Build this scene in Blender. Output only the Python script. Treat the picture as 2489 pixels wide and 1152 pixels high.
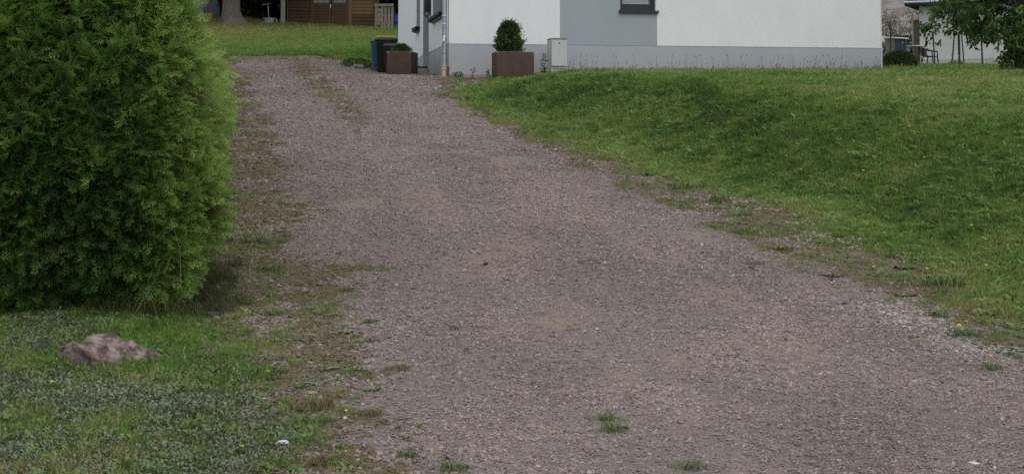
import bpy, bmesh, math, random
import numpy as np
from mathutils import Matrix, Vector, Euler

R = math.radians
rng = np.random.default_rng(7)
random.seed(7)
scene = bpy.context.scene
for o in list(bpy.data.objects):
    bpy.data.objects.remove(o)
COL = scene.collection

# ------------------------------------------------------------------ camera, sky, sun, exposure
CAMZ, FPX, PW, PH, PCY, PITCH = 1.65, 4600.0, 2489.0, 1152.0, -100.0, math.atan(500 / 4600)
cam_d = bpy.data.cameras.new("camera")
cam = bpy.data.objects.new("camera", cam_d)
COL.objects.link(cam)
cam.location = (0, 0, CAMZ)
cam.rotation_euler = (math.pi / 2 + PITCH, 0, 0)
cam_d.sensor_width = 36.0
cam_d.lens = 36.0 * FPX / PW
cam_d.shift_y = -(PH / 2 - PCY) / PW
cam_d.clip_start, cam_d.clip_end = 0.5, 2000
scene.camera = cam

SUN_ELEV, SUN_AZ = R(62), R(158)          # azimuth clockwise from +Y
world = bpy.data.worlds.new("World")
scene.world = world
world.use_nodes = True
wn = world.node_tree
wbg = wn.nodes["Background"]
sky = wn.nodes.new("ShaderNodeTexSky")
sky.sky_type = 'NISHITA'
sky.sun_disc = False
sky.sun_elevation = SUN_ELEV
sky.sun_rotation = SUN_AZ
sky.air_density, sky.dust_density, sky.ozone_density = 1.0, 6.0, 0.6
cloud = wn.nodes.new("ShaderNodeMix")            # an even veil of cloud over the whole sky
cloud.data_type = 'RGBA'
cloud.inputs[0].default_value = 0.7
cloud.inputs[7].default_value = (7.0, 7.45, 7.9, 1)
wn.links.new(sky.outputs[0], cloud.inputs[6])
wn.links.new(cloud.outputs[2], wbg.inputs[0])
wbg.inputs[1].default_value = 0.14
sun_d = bpy.data.lights.new("sun", 'SUN')
sun_d.energy = 0.6
sun_d.angle = R(50)
sun_d.color = (1.0, 0.97, 0.92)
sun = bpy.data.objects.new("sun", sun_d)
COL.objects.link(sun)
sdir = Vector((math.sin(SUN_AZ) * math.cos(SUN_ELEV), math.cos(SUN_AZ) * math.cos(SUN_ELEV), math.sin(SUN_ELEV)))
sun.rotation_euler = sdir.to_track_quat('Z', 'Y').to_euler()
sun.location = (20, 10, 40)
vs = scene.view_settings
vs.view_transform, vs.look, vs.exposure, vs.gamma = 'Standard', 'None', 0.06, 1.0
vs.use_curve_mapping = False
scene.cycles.max_bounces = 6
scene.cycles.diffuse_bounces = 3
scene.cycles.transmission_bounces = 4
scene.cycles.transparent_max_bounces = 4
scene.cycles.use_denoising = False
scene.cycles.use_adaptive_sampling = False

# ------------------------------------------------------------------ noise and terrain
_tab = np.random.default_rng(3).random((256, 256))
def vnoise(x, y):
    x = np.asarray(x, float); y = np.asarray(y, float)
    xi = np.floor(x).astype(int); yi = np.floor(y).astype(int)
    fx = x - xi; fy = y - yi
    fx = fx * fx * (3 - 2 * fx); fy = fy * fy * (3 - 2 * fy)
    g = lambda a, b: _tab[a & 255, b & 255]
    return (g(xi, yi) * (1 - fx) + g(xi + 1, yi) * fx) * (1 - fy) + (g(xi, yi + 1) * (1 - fx) + g(xi + 1, yi + 1) * fx) * fy
def fbm(x, y, o=3):
    s = 0; a = 0.5; t = 0
    for k in range(o):
        s = s + a * vnoise(x * 2 ** k + 17.3 * k, y * 2 ** k + 9.1 * k); t += a; a *= 0.55
    return s / t
def sstep(a, b, x):
    t = np.clip((np.asarray(x, float) - a) / (b - a), 0, 1)
    return t * t * (3 - 2 * t)
def smin(a, b, k):
    h = np.clip(0.5 + 0.5 * (b - a) / k, 0, 1)
    return b * (1 - h) + a * h - k * h * (1 - h)

def ray(px, py):
    u = (px - PW / 2) / FPX; v = (PCY - py) / FPX
    cp, sp = math.cos(PITCH), math.sin(PITCH)
    return u, cp - v * sp, sp + v * cp
def slope_z(Y):
    Y = np.asarray(Y, float)
    return CAMZ - 1.63 + 0.103 * (np.maximum(Y, 8.5) - 11.2)
def on_slope(px, py):
    u, fy, fz = ray(px, py)
    t = (CAMZ - 1.63 - 0.103 * 11.2 - CAMZ) / (fz - 0.103 * fy)
    return u * t, fy * t
def curve(pts):
    q = sorted((on_slope(*p)[::-1] for p in pts))
    ys = np.array([a for a, b in q]); xs = np.array([b for a, b in q])
    def f(Y):
        Y = np.asarray(Y, float)
        lo = xs[0] + (Y - ys[0]) * (xs[1] - xs[0]) / (ys[1] - ys[0])
        return np.where(Y < ys[0], lo, np.interp(Y, ys, xs))
    return f
# edge of the right-hand lawn, edge of the clean gravel on both sides, and edge of the left-hand green
x_lawn = curve([(2600, 830), (2489, 790), (2330, 757), (2230, 690), (2130, 610), (2000, 548), (1830, 480), (1600, 430), (1400, 360), (1200, 295), (1095, 240), (1140, 215), (1200, 195), (1222, 188)])
x_clean_r = curve([(2489, 905), (2280, 830), (2080, 715), (1900, 640), (1700, 560), (1500, 450), (1250, 345), (1090, 262), (1060, 240), (1040, 200), (1060, 187)])
x_clean_l = curve([(1060, 1140), (990, 900), (850, 700), (760, 500), (715, 400), (650, 300), (600, 200), (575, 160)])
x_green_l = curve([(660, 1150), (690, 1060), (610, 960), (590, 860), (500, 765), (505, 720), (560, 560), (570, 420), (560, 300), (540, 200), (520, 150)])

def tz(X, Y):
    X = np.asarray(X, float); Y = np.asarray(Y, float)
    z = slope_z(Y)
    # back lawn, steeper and falling to the right
    bl = np.maximum(0, Y - 59.0)
    zl = z + 0.03 * bl - 0.055 * np.clip(X + 11, -12, 12) * sstep(60, 78, Y)
    zl = zl - 0.08 * np.maximum(0, Y - 84)
    zl = zl - 0.14 * np.exp(-((X + 3.0) / 1.8) ** 2 - ((Y - 53.5) / 3.0) ** 2)
    # right lawn: a bank that flattens into a terrace
    d = X - x_lawn(np.minimum(Y, 48.6))
    zr = z + 0.86 * sstep(-0.1, 4.6, d) + 0.05 * (fbm(X * 0.35, Y * 0.35) - 0.5) * sstep(0, 1.5, d) - 0.26 * np.exp(-((X - 2.2 - (30 - Y) * 0.16) / 1.5) ** 2) * sstep(18, 26, Y) * sstep(46, 36, Y)
    cap = CAMZ + 2.14 + 0.0565 * (Y - 45)
    zr = smin(zr, cap + 0 * zr, 0.35)
    w = sstep(0, 1.5, d)
    out = zl * (1 - w) + zr * w
    # left green, a little humpy
    e = x_green_l(np.clip(Y, 9, 16)) - X
    out = out + 0.05 * sstep(0, 1.0, e) * sstep(17, 15, Y)
    return out + 0.012 * (fbm(X * 1.3, Y * 1.3) - 0.5)
def tzf(x, y):
    return float(tz(x, y))
def ground_at(px, py):
    u, fy, fz = ray(px, py)
    prev = 6.0
    for Y in np.arange(6, 120, 0.05):
        t = Y / fy
        if CAMZ + fz * t < tzf(u * t, Y):
            return u * t, float(Y), tzf(u * t, Y)
    return u * 60 / fy, 60.0, tzf(u * 60 / fy, 60)
def at_depth(px, py, Y):
    u, fy, fz = ray(px, py)
    t = Y / fy
    return u * t, Y, CAMZ + fz * t

# ------------------------------------------------------------------ materials
MATS = {}
def new_mat(name):
    m = bpy.data.materials.new(name); m.use_nodes = True
    MATS[name] = m
    return m, m.node_tree, m.node_tree.nodes["Principled BSDF"]
def rgba(c):
    return (c[0], c[1], c[2], 1)
def surf(name, c1, c2=None, scale=8.0, rough=0.7, bump=0.0, bscale=60.0, spec=0.3, metal=0.0, detail=6, stretch=None, ramp=(0.3, 0.72)):
    m, nt, b = new_mat(name)
    b.inputs["Roughness"].default_value = rough
    b.inputs["Metallic"].default_value = metal
    b.inputs["Specular IOR Level"].default_value = spec
    tc = nt.nodes.new("ShaderNodeTexCoord")
    mp = nt.nodes.new("ShaderNodeMapping")
    nt.links.new(tc.outputs["Object"], mp.inputs[0])
    if stretch: mp.inputs["Scale"].default_value = stretch
    n = nt.nodes.new("ShaderNodeTexNoise")
    n.inputs["Scale"].default_value = scale; n.inputs["Detail"].default_value = detail
    n.inputs["Roughness"].default_value = 0.65
    nt.links.new(mp.outputs[0], n.inputs[0])
    r = nt.nodes.new("ShaderNodeValToRGB")
    r.color_ramp.elements[0].position, r.color_ramp.elements[1].position = ramp
    r.color_ramp.elements[0].color = rgba(c1); r.color_ramp.elements[1].color = rgba(c2 or c1)
    nt.links.new(n.outputs[0], r.inputs[0]); nt.links.new(r.outputs[0], b.inputs["Base Color"])
    if bump:
        n2 = nt.nodes.new("ShaderNodeTexNoise"); n2.inputs["Scale"].default_value = bscale; n2.inputs["Detail"].default_value = 5
        nt.links.new(mp.outputs[0], n2.inputs[0])
        bp = nt.nodes.new("ShaderNodeBump"); bp.inputs["Strength"].default_value = bump; bp.inputs["Distance"].default_value = 0.01
        nt.links.new(n2.outputs[0], bp.inputs["Height"]); nt.links.new(bp.outputs[0], b.inputs["Normal"])
    return m
def leafmat(name, cols, kind='INSTANCER', rough=0.55, trans=0.35, spec=0.25):
    """cols: colours along the per-plant attribute 'tint' (0..1)"""
    m, nt, b = new_mat(name)
    b.inputs["Roughness"].default_value = rough; b.inputs["Specular IOR Level"].default_value = spec
    at = nt.nodes.new("ShaderNodeAttribute"); at.attribute_type = kind; at.attribute_name = "tint"
    r = nt.nodes.new("ShaderNodeValToRGB")
    el = r.color_ramp.elements
    while len(el) < len(cols): el.new(0.5)
    for i, c in enumerate(cols):
        el[i].position = i / (len(cols) - 1); el[i].color = rgba(c)
    nt.links.new(at.outputs["Fac"], r.inputs[0])
    nt.links.new(r.outputs[0], b.inputs["Base Color"])
    tr = nt.nodes.new("ShaderNodeBsdfTranslucent")
    nt.links.new(r.outputs[0], tr.inputs[0])
    mx = nt.nodes.new("ShaderNodeMixShader"); mx.inputs[0].default_value = trans
    nt.links.new(b.outputs[0], mx.inputs[1]); nt.links.new(tr.outputs[0], mx.inputs[2])
    nt.links.new(mx.outputs[0], nt.nodes["Material Output"].inputs[0])
    return m

M_white = surf("white_render", (0.73, 0.755, 0.765), (0.82, 0.83, 0.83), 1.6, 0.9, 0.08, 120, 0.15, stretch=(1, 1, 0.35))
M_grey = surf("grey_render", (0.33, 0.375, 0.41), (0.37, 0.41, 0.445), 1.2, 0.9, 0.08, 120, 0.15, stretch=(1, 1, 0.35))
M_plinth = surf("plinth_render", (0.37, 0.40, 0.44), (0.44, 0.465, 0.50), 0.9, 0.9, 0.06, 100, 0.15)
def foot_tint(m, z0, z1, col):  # second colour, strongest at the bottom, fading upwards, broken by noise
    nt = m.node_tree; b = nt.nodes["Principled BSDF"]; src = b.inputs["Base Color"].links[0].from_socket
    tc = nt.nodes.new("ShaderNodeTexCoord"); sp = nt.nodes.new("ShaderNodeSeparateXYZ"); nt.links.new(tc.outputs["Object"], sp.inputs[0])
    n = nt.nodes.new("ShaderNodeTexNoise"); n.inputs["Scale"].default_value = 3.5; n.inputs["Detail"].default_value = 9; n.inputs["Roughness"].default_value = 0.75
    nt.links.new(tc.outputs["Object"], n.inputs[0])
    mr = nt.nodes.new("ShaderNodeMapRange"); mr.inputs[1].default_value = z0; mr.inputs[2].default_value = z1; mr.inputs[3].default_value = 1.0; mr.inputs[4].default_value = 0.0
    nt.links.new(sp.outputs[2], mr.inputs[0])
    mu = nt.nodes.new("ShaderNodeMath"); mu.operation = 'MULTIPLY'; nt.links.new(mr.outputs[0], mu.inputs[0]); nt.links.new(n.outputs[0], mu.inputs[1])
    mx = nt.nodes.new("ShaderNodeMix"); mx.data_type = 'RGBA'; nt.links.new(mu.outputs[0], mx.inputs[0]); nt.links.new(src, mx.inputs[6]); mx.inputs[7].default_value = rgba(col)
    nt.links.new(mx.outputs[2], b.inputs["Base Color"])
foot_tint(M_plinth, 3.95, 4.65, (0.36, 0.31, 0.27))
M_anth = surf("anthracite", (0.022, 0.026, 0.031), (0.03, 0.034, 0.04), 6, 0.45, 0, 60, 0.4)
M_zinc = surf("zinc", (0.33, 0.38, 0.42), (0.48, 0.53, 0.57), 7, 0.42, 0.05, 40, 0.5, 0.55, stretch=(1, 1, 0.25))
M_terra = surf("pipe_pink", (0.50, 0.37, 0.33), (0.57, 0.43, 0.39), 12, 0.6)
M_rust = surf("rust", (0.13, 0.045, 0.03), (0.2, 0.08, 0.05), 20, 0.8, 0.2, 80)
M_planter = surf("planter_brown", (0.066, 0.043, 0.036), (0.105, 0.07, 0.058), 5, 0.8, 0.35, 110, 0.2)
M_planter_rim = surf("planter_worn", (0.16, 0.12, 0.105), (0.34, 0.30, 0.28), 14, 0.85, 0.3, 90, 0.2)
M_soil = surf("soil", (0.045, 0.033, 0.024), (0.09, 0.065, 0.045), 25, 0.95, 0.5, 90, 0.1)
M_cab = surf("cabinet_grey", (0.44, 0.46, 0.46), (0.56, 0.58, 0.58), 4, 0.6, 0.1, 60, 0.3, stretch=(2.5, 2.5, 0.5))
M_cabtop = surf("cabinet_top", (0.2, 0.16, 0.14), (0.36, 0.33, 0.31), 20, 0.8)
M_concrete = surf("concrete", (0.27, 0.26, 0.235), (0.38, 0.365, 0.335), 10, 0.9, 0.35, 90, 0.15)
M_blackplastic = surf("black_plastic", (0.011, 0.011, 0.013), (0.02, 0.02, 0.022), 5, 0.45, 0.05, 60, 0.4)
M_blue = surf("blue_plastic", (0.035, 0.10, 0.19), (0.05, 0.14, 0.25), 5, 0.5, 0, 60, 0.35)
M_bluebar = surf("barrel_blue", (0.012, 0.04, 0.2), (0.02, 0.06, 0.27), 5, 0.5, 0, 60, 0.35)
M_yellow = surf("yellow_plastic", (0.40, 0.36, 0.04), (0.52, 0.48, 0.09), 5, 0.5, 0, 60, 0.35)
M_shed = surf("shed_wood_dark", (0.045, 0.026, 0.013), (0.085, 0.05, 0.024), 6, 0.75, 0.3, 60, 0.2, stretch=(0.6, 4, 8))
M_shed2 = surf("shed_wood_light", (0.10, 0.062, 0.028), (0.17, 0.105, 0.048), 6, 0.75, 0.3, 60, 0.2, stretch=(0.6, 4, 8))
M_shedframe = surf("shed_frame_wood", (0.05, 0.033, 0.018), (0.085, 0.06, 0.034), 9, 0.8, 0.2, 60, 0.2)
M_pallet = surf("pallet_wood", (0.13, 0.112, 0.092), (0.25, 0.215, 0.178), 7, 0.85, 0.3, 50, 0.15, stretch=(3, 3, 0.6))
M_firewood = surf("firewood", (0.25, 0.15, 0.08), (0.45, 0.30, 0.18), 8, 0.85, 0.3, 50)
M_bark = surf("bark", (0.10, 0.085, 0.072), (0.22, 0.185, 0.16), 9, 0.95, 1.0, 26, 0.1, stretch=(1, 1, 0.45))
M_darkbark = surf("dark_bark", (0.018, 0.017, 0.013), (0.045, 0.042, 0.032), 9, 0.95, 0.8, 26, 0.1, stretch=(1, 1, 0.4))
M_greyboard = surf("grey_board", (0.22, 0.22, 0.20), (0.34, 0.34, 0.31), 6, 0.85, 0.2, 60, 0.2, stretch=(3, 3, 0.5))
M_bucket = surf("bucket_grey", (0.30, 0.32, 0.33), (0.40, 0.42, 0.43), 6, 0.6, 0.05, 60)
M_tarp = surf("tarp", (0.05, 0.06, 0.065), (0.16, 0.17, 0.18), 3, 0.6, 0.5, 8)
M_tarp2 = surf("pale_sheet", (0.28, 0.29, 0.31), (0.42, 0.43, 0.45), 3, 0.7, 0.4, 8)
M_yellowwood = surf("yellow_wood", (0.42, 0.24, 0.04), (0.55, 0.33, 0.08), 8, 0.7)
M_rock = surf("pink_rock", (0.075, 0.058, 0.05), (0.29, 0.225, 0.205), 11, 0.95, 1.0, 45, 0.1, detail=14, ramp=(0.41, 0.6))
M_nwall = surf("neighbour_render", (0.50, 0.49, 0.475), (0.60, 0.59, 0.57), 0.8, 0.9, 0.2, 60, 0.1)
M_nplinth = surf("neighbour_plinth", (0.42, 0.40, 0.37), (0.52, 0.50, 0.46), 1.5, 0.9, 0.2, 60, 0.1)
M_roof = surf("roof_dark", (0.03, 0.028, 0.028), (0.06, 0.055, 0.055), 6, 0.8, 0.3, 30)
M_brick = surf("brick_red", (0.07, 0.045, 0.038), (0.15, 0.088, 0.072), 14, 0.9, 0.3, 40)
M_post = surf("post_green", (0.012, 0.022, 0.022), (0.02, 0.034, 0.034), 8, 0.5)
M_chair = surf("chair_plastic", (0.013, 0.012, 0.012), (0.02, 0.019, 0.019), 6, 0.6, 0, 40, 0.15)
M_paleplastic = surf("pale_plastic", (0.62, 0.63, 0.64), (0.72, 0.73, 0.74), 5, 0.5)
M_darkblue = surf("dark_blue_box", (0.012, 0.022, 0.05), (0.02, 0.034, 0.07), 5, 0.5)
M_woodgrey = surf("weathered_box_wood", (0.13, 0.115, 0.095), (0.2, 0.18, 0.15), 6, 0.85)
M_glass, _nt, _b = new_mat("window_glass")
_b.inputs["Base Color"].default_value = (0.05, 0.06, 0.07, 1); _b.inputs["Roughness"].default_value = 0.06; _b.inputs["Specular IOR Level"].default_value = 0.8
M_slat = surf("blind_slat", (0.36, 0.40, 0.45), (0.42, 0.46, 0.5), 4, 0.5)
M_petal = surf("petal_yellow", (0.70, 0.55, 0.01), (0.78, 0.64, 0.03), 40, 0.7)
M_petal_o = surf("petal_orange", (0.65, 0.30, 0.01), (0.7, 0.38, 0.02), 40, 0.7)
M_hill = surf("hillside_scrub", (0.11, 0.10, 0.095), (0.30, 0.275, 0.265), 0.9, 0.95, 0.6, 4, 0.05, detail=10)

# foliage (per-instance tint)
F_lawn = leafmat("lawn_blade", [(0.06, 0.115, 0.024), (0.10, 0.185, 0.032), (0.14, 0.25, 0.042), (0.185, 0.29, 0.055), (0.30, 0.275, 0.11)])
F_dark = leafmat("lawn_leaf", [(0.085, 0.145, 0.038), (0.14, 0.225, 0.055), (0.22, 0.32, 0.085)])
F_mat = leafmat("mat_leaf", [(0.115, 0.145, 0.078), (0.165, 0.20, 0.115), (0.24, 0.27, 0.17)], trans=0.2)
F_dry = leafmat("dry_blade", [(0.055, 0.075, 0.022), (0.085, 0.09, 0.034), (0.17, 0.15, 0.08)])
F_thuja = leafmat("thuja_spray", [(0.042, 0.095, 0.034), (0.075, 0.16, 0.044), (0.15, 0.275, 0.058), (0.24, 0.38, 0.085), (0.34, 0.46, 0.13)], trans=0.45)
F_tuft = surf("tuft_green", (0.075, 0.13, 0.03), (0.13, 0.20, 0.048), 30, 0.6)
F_tuftb = surf("tuft_brownish", (0.10, 0.092, 0.034), (0.17, 0.145, 0.06), 30, 0.7)
F_ros = surf("rosette_leaf", (0.09, 0.155, 0.04), (0.15, 0.23, 0.07), 30, 0.6)
F_sil = surf("silver_leaf", (0.12, 0.165, 0.105), (0.22, 0.27, 0.19), 30, 0.7)
F_stemm = surf("weed_stem", (0.07, 0.10, 0.035), (0.11, 0.13, 0.05), 30, 0.7)
F_box = leafmat("box_leaf", [(0.03, 0.055, 0.018), (0.065, 0.105, 0.032), (0.12, 0.17, 0.05)], 'GEOMETRY', trans=0.2)
F_walnut = leafmat("broad_leaf", [(0.03, 0.066, 0.017), (0.06, 0.12, 0.028), (0.14, 0.22, 0.05)], 'GEOMETRY', trans=0.35)
F_spruce = leafmat("dark_needle", [(0.006, 0.012, 0.006), (0.013, 0.024, 0.010), (0.028, 0.045, 0.016)], 'GEOMETRY', trans=0.1)
F_shrub = leafmat("shrub_leaf", [(0.022, 0.04, 0.010), (0.045, 0.075, 0.018), (0.08, 0.115, 0.03)], 'GEOMETRY', trans=0.25)
F_bare = leafmat("autumn_leaf", [(0.10, 0.075, 0.035), (0.13, 0.115, 0.045), (0.10, 0.12, 0.035)], 'GEOMETRY', trans=0.25)
M_twig = surf("twig", (0.07, 0.055, 0.045), (0.12, 0.095, 0.08), 10, 0.9)
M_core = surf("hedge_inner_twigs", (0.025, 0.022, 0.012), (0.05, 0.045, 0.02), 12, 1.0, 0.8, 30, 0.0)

# ------------------------------------------------------------------ mesh helpers
def mesh_obj(name, V, F, mats, parent=None, smooth=False, midx=None, link=True):
    me = bpy.data.meshes.new(name)
    me.from_pydata([tuple(v) for v in V], [], [tuple(f) for f in F])
    for m in (mats if isinstance(mats, (list, tuple)) else [mats]):
        me.materials.append(m)
    if midx is not None: me.polygons.foreach_set("material_index", midx)
    if smooth: me.polygons.foreach_set("use_smooth", [True] * len(me.polygons))
    me.update()
    o = bpy.data.objects.new(name, me)
    if link: COL.objects.link(o)
    if parent is not None: o.parent = parent
    return o
class MB:
    def __init__(s): s.bm = bmesh.new()
    def box(s, c, size, bev=0.0, rot=None, seg=2):
        t = bmesh.new()
        bmesh.ops.create_cube(t, size=1.0)
        bmesh.ops.scale(t, vec=size, verts=t.verts)
        if bev: bmesh.ops.bevel(t, geom=list(t.edges), offset=bev, segments=seg, profile=0.7, affect='EDGES')
        mt = Matrix.Translation(c)
        if rot: mt = mt @ Euler(rot).to_matrix().to_4x4()
        bmesh.ops.transform(t, matrix=mt, verts=t.verts)
        s._merge(t); return s
    def _merge(s, t):
        me = bpy.data.meshes.new("tmp"); t.to_mesh(me); t.free(); s.bm.from_mesh(me); bpy.data.meshes.remove(me)
    def span(s, x0, x1, y0, y1, z0, z1, bev=0.0):
        return s.box(((x0 + x1) / 2, (y0 + y1) / 2, (z0 + z1) / 2), (abs(x1 - x0), abs(y1 - y0), abs(z1 - z0)), bev)
    def tube(s, pts, rad, n=10, caps=True):
        pts = [Vector(p) for p in pts]
        if not isinstance(rad, (list, tuple)): rad = [rad] * len(pts)
        rings = []
        for i, p in enumerate(pts):
            d = (pts[min(i + 1, len(pts) - 1)] - pts[max(i - 1, 0)]).normalized()
            a = d.cross(Vector((0, 0, 1)) if abs(d.z) < 0.9 else Vector((1, 0, 0))).normalized(); b = d.cross(a)
            rings.append([s.bm.verts.new(p + (a * math.cos(2 * math.pi * k / n) + b * math.sin(2 * math.pi * k / n)) * rad[i]) for k in range(n)])
        for r0, r1 in zip(rings, rings[1:]):
            for k in range(n): s.bm.faces.new((r0[k], r0[(k + 1) % n], r1[(k + 1) % n], r1[k]))
        if caps:
            s.bm.faces.new(rings[0][::-1]); s.bm.faces.new(rings[-1])
        return s
    def lathe(s, prof, c=(0, 0, 0), n=20):
        rings = [[s.bm.verts.new((c[0] + r * math.cos(2 * math.pi * k / n), c[1] + r * math.sin(2 * math.pi * k / n), c[2] + z)) for k in range(n)] for r, z in prof]
        for r0, r1 in zip(rings, rings[1:]):
            for k in range(n): s.bm.faces.new((r0[k], r0[(k + 1) % n], r1[(k + 1) % n], r1[k]))
        s.bm.faces.new(rings[0][::-1]); s.bm.faces.new(rings[-1]); return s
    def build(s, name, mat, parent=None, smooth=False):
        bmesh.ops.recalc_face_normals(s.bm, faces=s.bm.faces)
        me = bpy.data.meshes.new(name); s.bm.to_mesh(me); s.bm.free()
        me.materials.append(mat)
        if smooth:
            me.polygons.foreach_set("use_smooth", [True] * len(me.polygons))
            me.set_sharp_from_angle(angle=R(40))
        o = bpy.data.objects.new(name, me); COL.objects.link(o)
        if parent is not None: o.parent = parent
        return o
def tag(o, label=None, cat=None, group=None, kind=None):
    if label: o["label"] = label
    if cat: o["category"] = cat
    if group: o["group"] = group
    if kind: o["kind"] = kind
    return o
def thing(name, label, cat, loc=(0, 0, 0), rz=0.0, group=None):
    o = bpy.data.objects.new(name, None); COL.objects.link(o)
    o.empty_display_size = 0.1
    o.location = loc; o.rotation_euler = (0, 0, rz)
    return tag(o, label, cat, group)

def point_cloud_leaves(P, N, L, W, tint, fold=0.25, name="foliage", mat=None, parent=None, spin=None):
    """one two-sided folded leaf (2 quads) per point; P base, N direction of the leaf axis"""
    P = np.asarray(P); n = len(P)
    N = N / (np.linalg.norm(N, axis=1, keepdims=True) + 1e-9)
    rv = rng.normal(size=(n, 3)); S = np.cross(N, rv); S /= (np.linalg.norm(S, axis=1, keepdims=True) + 1e-9)
    U = np.cross(S, N)
    L = np.broadcast_to(L, (n,))[:, None]; W = np.broadcast_to(W, (n,))[:, None]
    b = P; t = P + N * L - U * L * 0.1
    m = P + N * L * 0.5 + U * L * 0.04
    l = P + N * L * 0.45 + S * W * 0.5 + U * W * fold; r = P + N * L * 0.45 - S * W * 0.5 + U * W * fold
    V = np.stack([b, l, t, r, m], 1).reshape(-1, 3)
    i = np.arange(n)[:, None] * 5
    F = np.concatenate([i + np.array([[0, 4, 1]]), i + np.array([[1, 4, 2]]), i + np.array([[0, 3, 4]]), i + np.array([[3, 2, 4]])], 0)
    me = bpy.data.meshes.new(name)
    me.vertices.add(len(V)); me.vertices.foreach_set("co", V.astype(np.float32).ravel())
    me.loops.add(F.size); me.loops.foreach_set("vertex_index", F.astype(np.int32).ravel())
    me.polygons.add(len(F)); me.polygons.foreach_set("loop_start", np.arange(0, F.size, 3, dtype=np.int32))
    me.update(calc_edges=True)
    a = me.attributes.new("tint", 'FLOAT', 'POINT'); a.data.foreach_set("value", np.repeat(tint, 5).astype(np.float32))
    me.materials.append(mat)
    o = bpy.data.objects.new(name, me); COL.objects.link(o)
    if parent is not None: o.parent = parent
    return o

def scatter(name, protos, P, rot, scl, tint, idx, parent=None):
    """ONE object that draws many small plants or stones (kind stuff) by geometry nodes"""
    P = np.asarray(P, np.float32); n = len(P)
    me = bpy.data.meshes.new(name)
    me.vertices.add(n); me.vertices.foreach_set("co", P.ravel())
    def put(k, typ, v, key):
        a = me.attributes.new(k, typ, 'POINT'); a.data.foreach_set(key, np.ascontiguousarray(v).ravel())
    scl = np.asarray(scl, np.float32)
    if scl.ndim == 1: scl = np.repeat(scl[:, None], 3, 1)
    put("rot", 'FLOAT_VECTOR', np.asarray(rot, np.float32), "vector")
    put("scl", 'FLOAT_VECTOR', scl, "vector")
    put("tint", 'FLOAT', np.asarray(tint, np.float32), "value")
    put("idx", 'INT', np.asarray(idx, np.int32), "value")
    o = bpy.data.objects.new(name, me); COL.objects.link(o)
    for p in protos: me.materials.append(p.data.materials[0])
    g = bpy.data.node_groups.new(name + "_scatter", 'GeometryNodeTree')
    g.interface.new_socket("Geometry", in_out='INPUT', socket_type='NodeSocketGeometry')
    g.interface.new_socket("Geometry", in_out='OUTPUT', socket_type='NodeSocketGeometry')
    gi = g.nodes.new("NodeGroupInput"); go = g.nodes.new("NodeGroupOutput")
    jn = g.nodes.new("GeometryNodeJoinGeometry")
    def named(k, typ):
        a = g.nodes.new("GeometryNodeInputNamedAttribute"); a.data_type = typ; a.inputs[0].default_value = k
        return a.outputs[0]
    ar, asc, ai = named("rot", 'FLOAT_VECTOR'), named("scl", 'FLOAT_VECTOR'), named("idx", 'INT')
    for k, p in enumerate(protos):
        oi = g.nodes.new("GeometryNodeObjectInfo"); oi.inputs[0].default_value = p
        oi.inputs["As Instance"].default_value = False
        cm = g.nodes.new("FunctionNodeCompare"); cm.data_type = 'INT'; cm.operation = 'EQUAL'
        g.links.new(ai, cm.inputs[2]); cm.inputs[3].default_value = k
        ip = g.nodes.new("GeometryNodeInstanceOnPoints")
        g.links.new(gi.outputs[0], ip.inputs["Points"]); g.links.new(cm.outputs[0], ip.inputs["Selection"])
        g.links.new(oi.outputs["Geometry"], ip.inputs["Instance"])
        g.links.new(ar, ip.inputs["Rotation"]); g.links.new(asc, ip.inputs["Scale"])
        g.links.new(ip.outputs[0], jn.inputs[0])
    g.links.new(jn.outputs[0], go.inputs[0])
    md = o.modifiers.new("scatter", 'NODES'); md.node_group = g
    if parent is not None: o.parent = parent
    o["kind"] = "stuff"
    return o

# ------------------------------------------------------------------ plant and stone shapes (prototypes, unlinked)
def blades(n, r, h0, h1, w, lean, seed, seg=2):
    q = np.random.default_rng(seed); V = []; F = []
    for i in range(n):
        a = q.random() * 6.283; rr = r * math.sqrt(q.random()); h = h0 + (h1 - h0) * q.random()
        x, y = rr * math.cos(a), rr * math.sin(a)
        b = q.random() * 6.283; ln = lean * (0.3 + q.random()) * h
        dx, dy = math.cos(b), math.sin(b); sx, sy = -dy * w / 2, dx * w / 2
        k0 = len(V)
        for s in range(seg):
            t = s / seg
            o = ln * t * t
            V += [(x + dx * o - sx * (1 - 0.4 * t), y + dy * o - sy * (1 - 0.4 * t), h * t * (1 - 0.15 * t * lean)), (x + dx * o + sx * (1 - 0.4 * t), y + dy * o + sy * (1 - 0.4 * t), h * t * (1 - 0.15 * t * lean))]
        V.append((x + dx * ln, y + dy * ln, h * (1 - 0.2 * lean)))
        for s in range(seg - 1):
            F.append((k0 + 2 * s, k0 + 2 * s + 1, k0 + 2 * s + 3, k0 + 2 * s + 2))
        F.append((k0 + 2 * seg - 2, k0 + 2 * seg - 1, k0 + 2 * seg))
    return V, F
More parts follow.
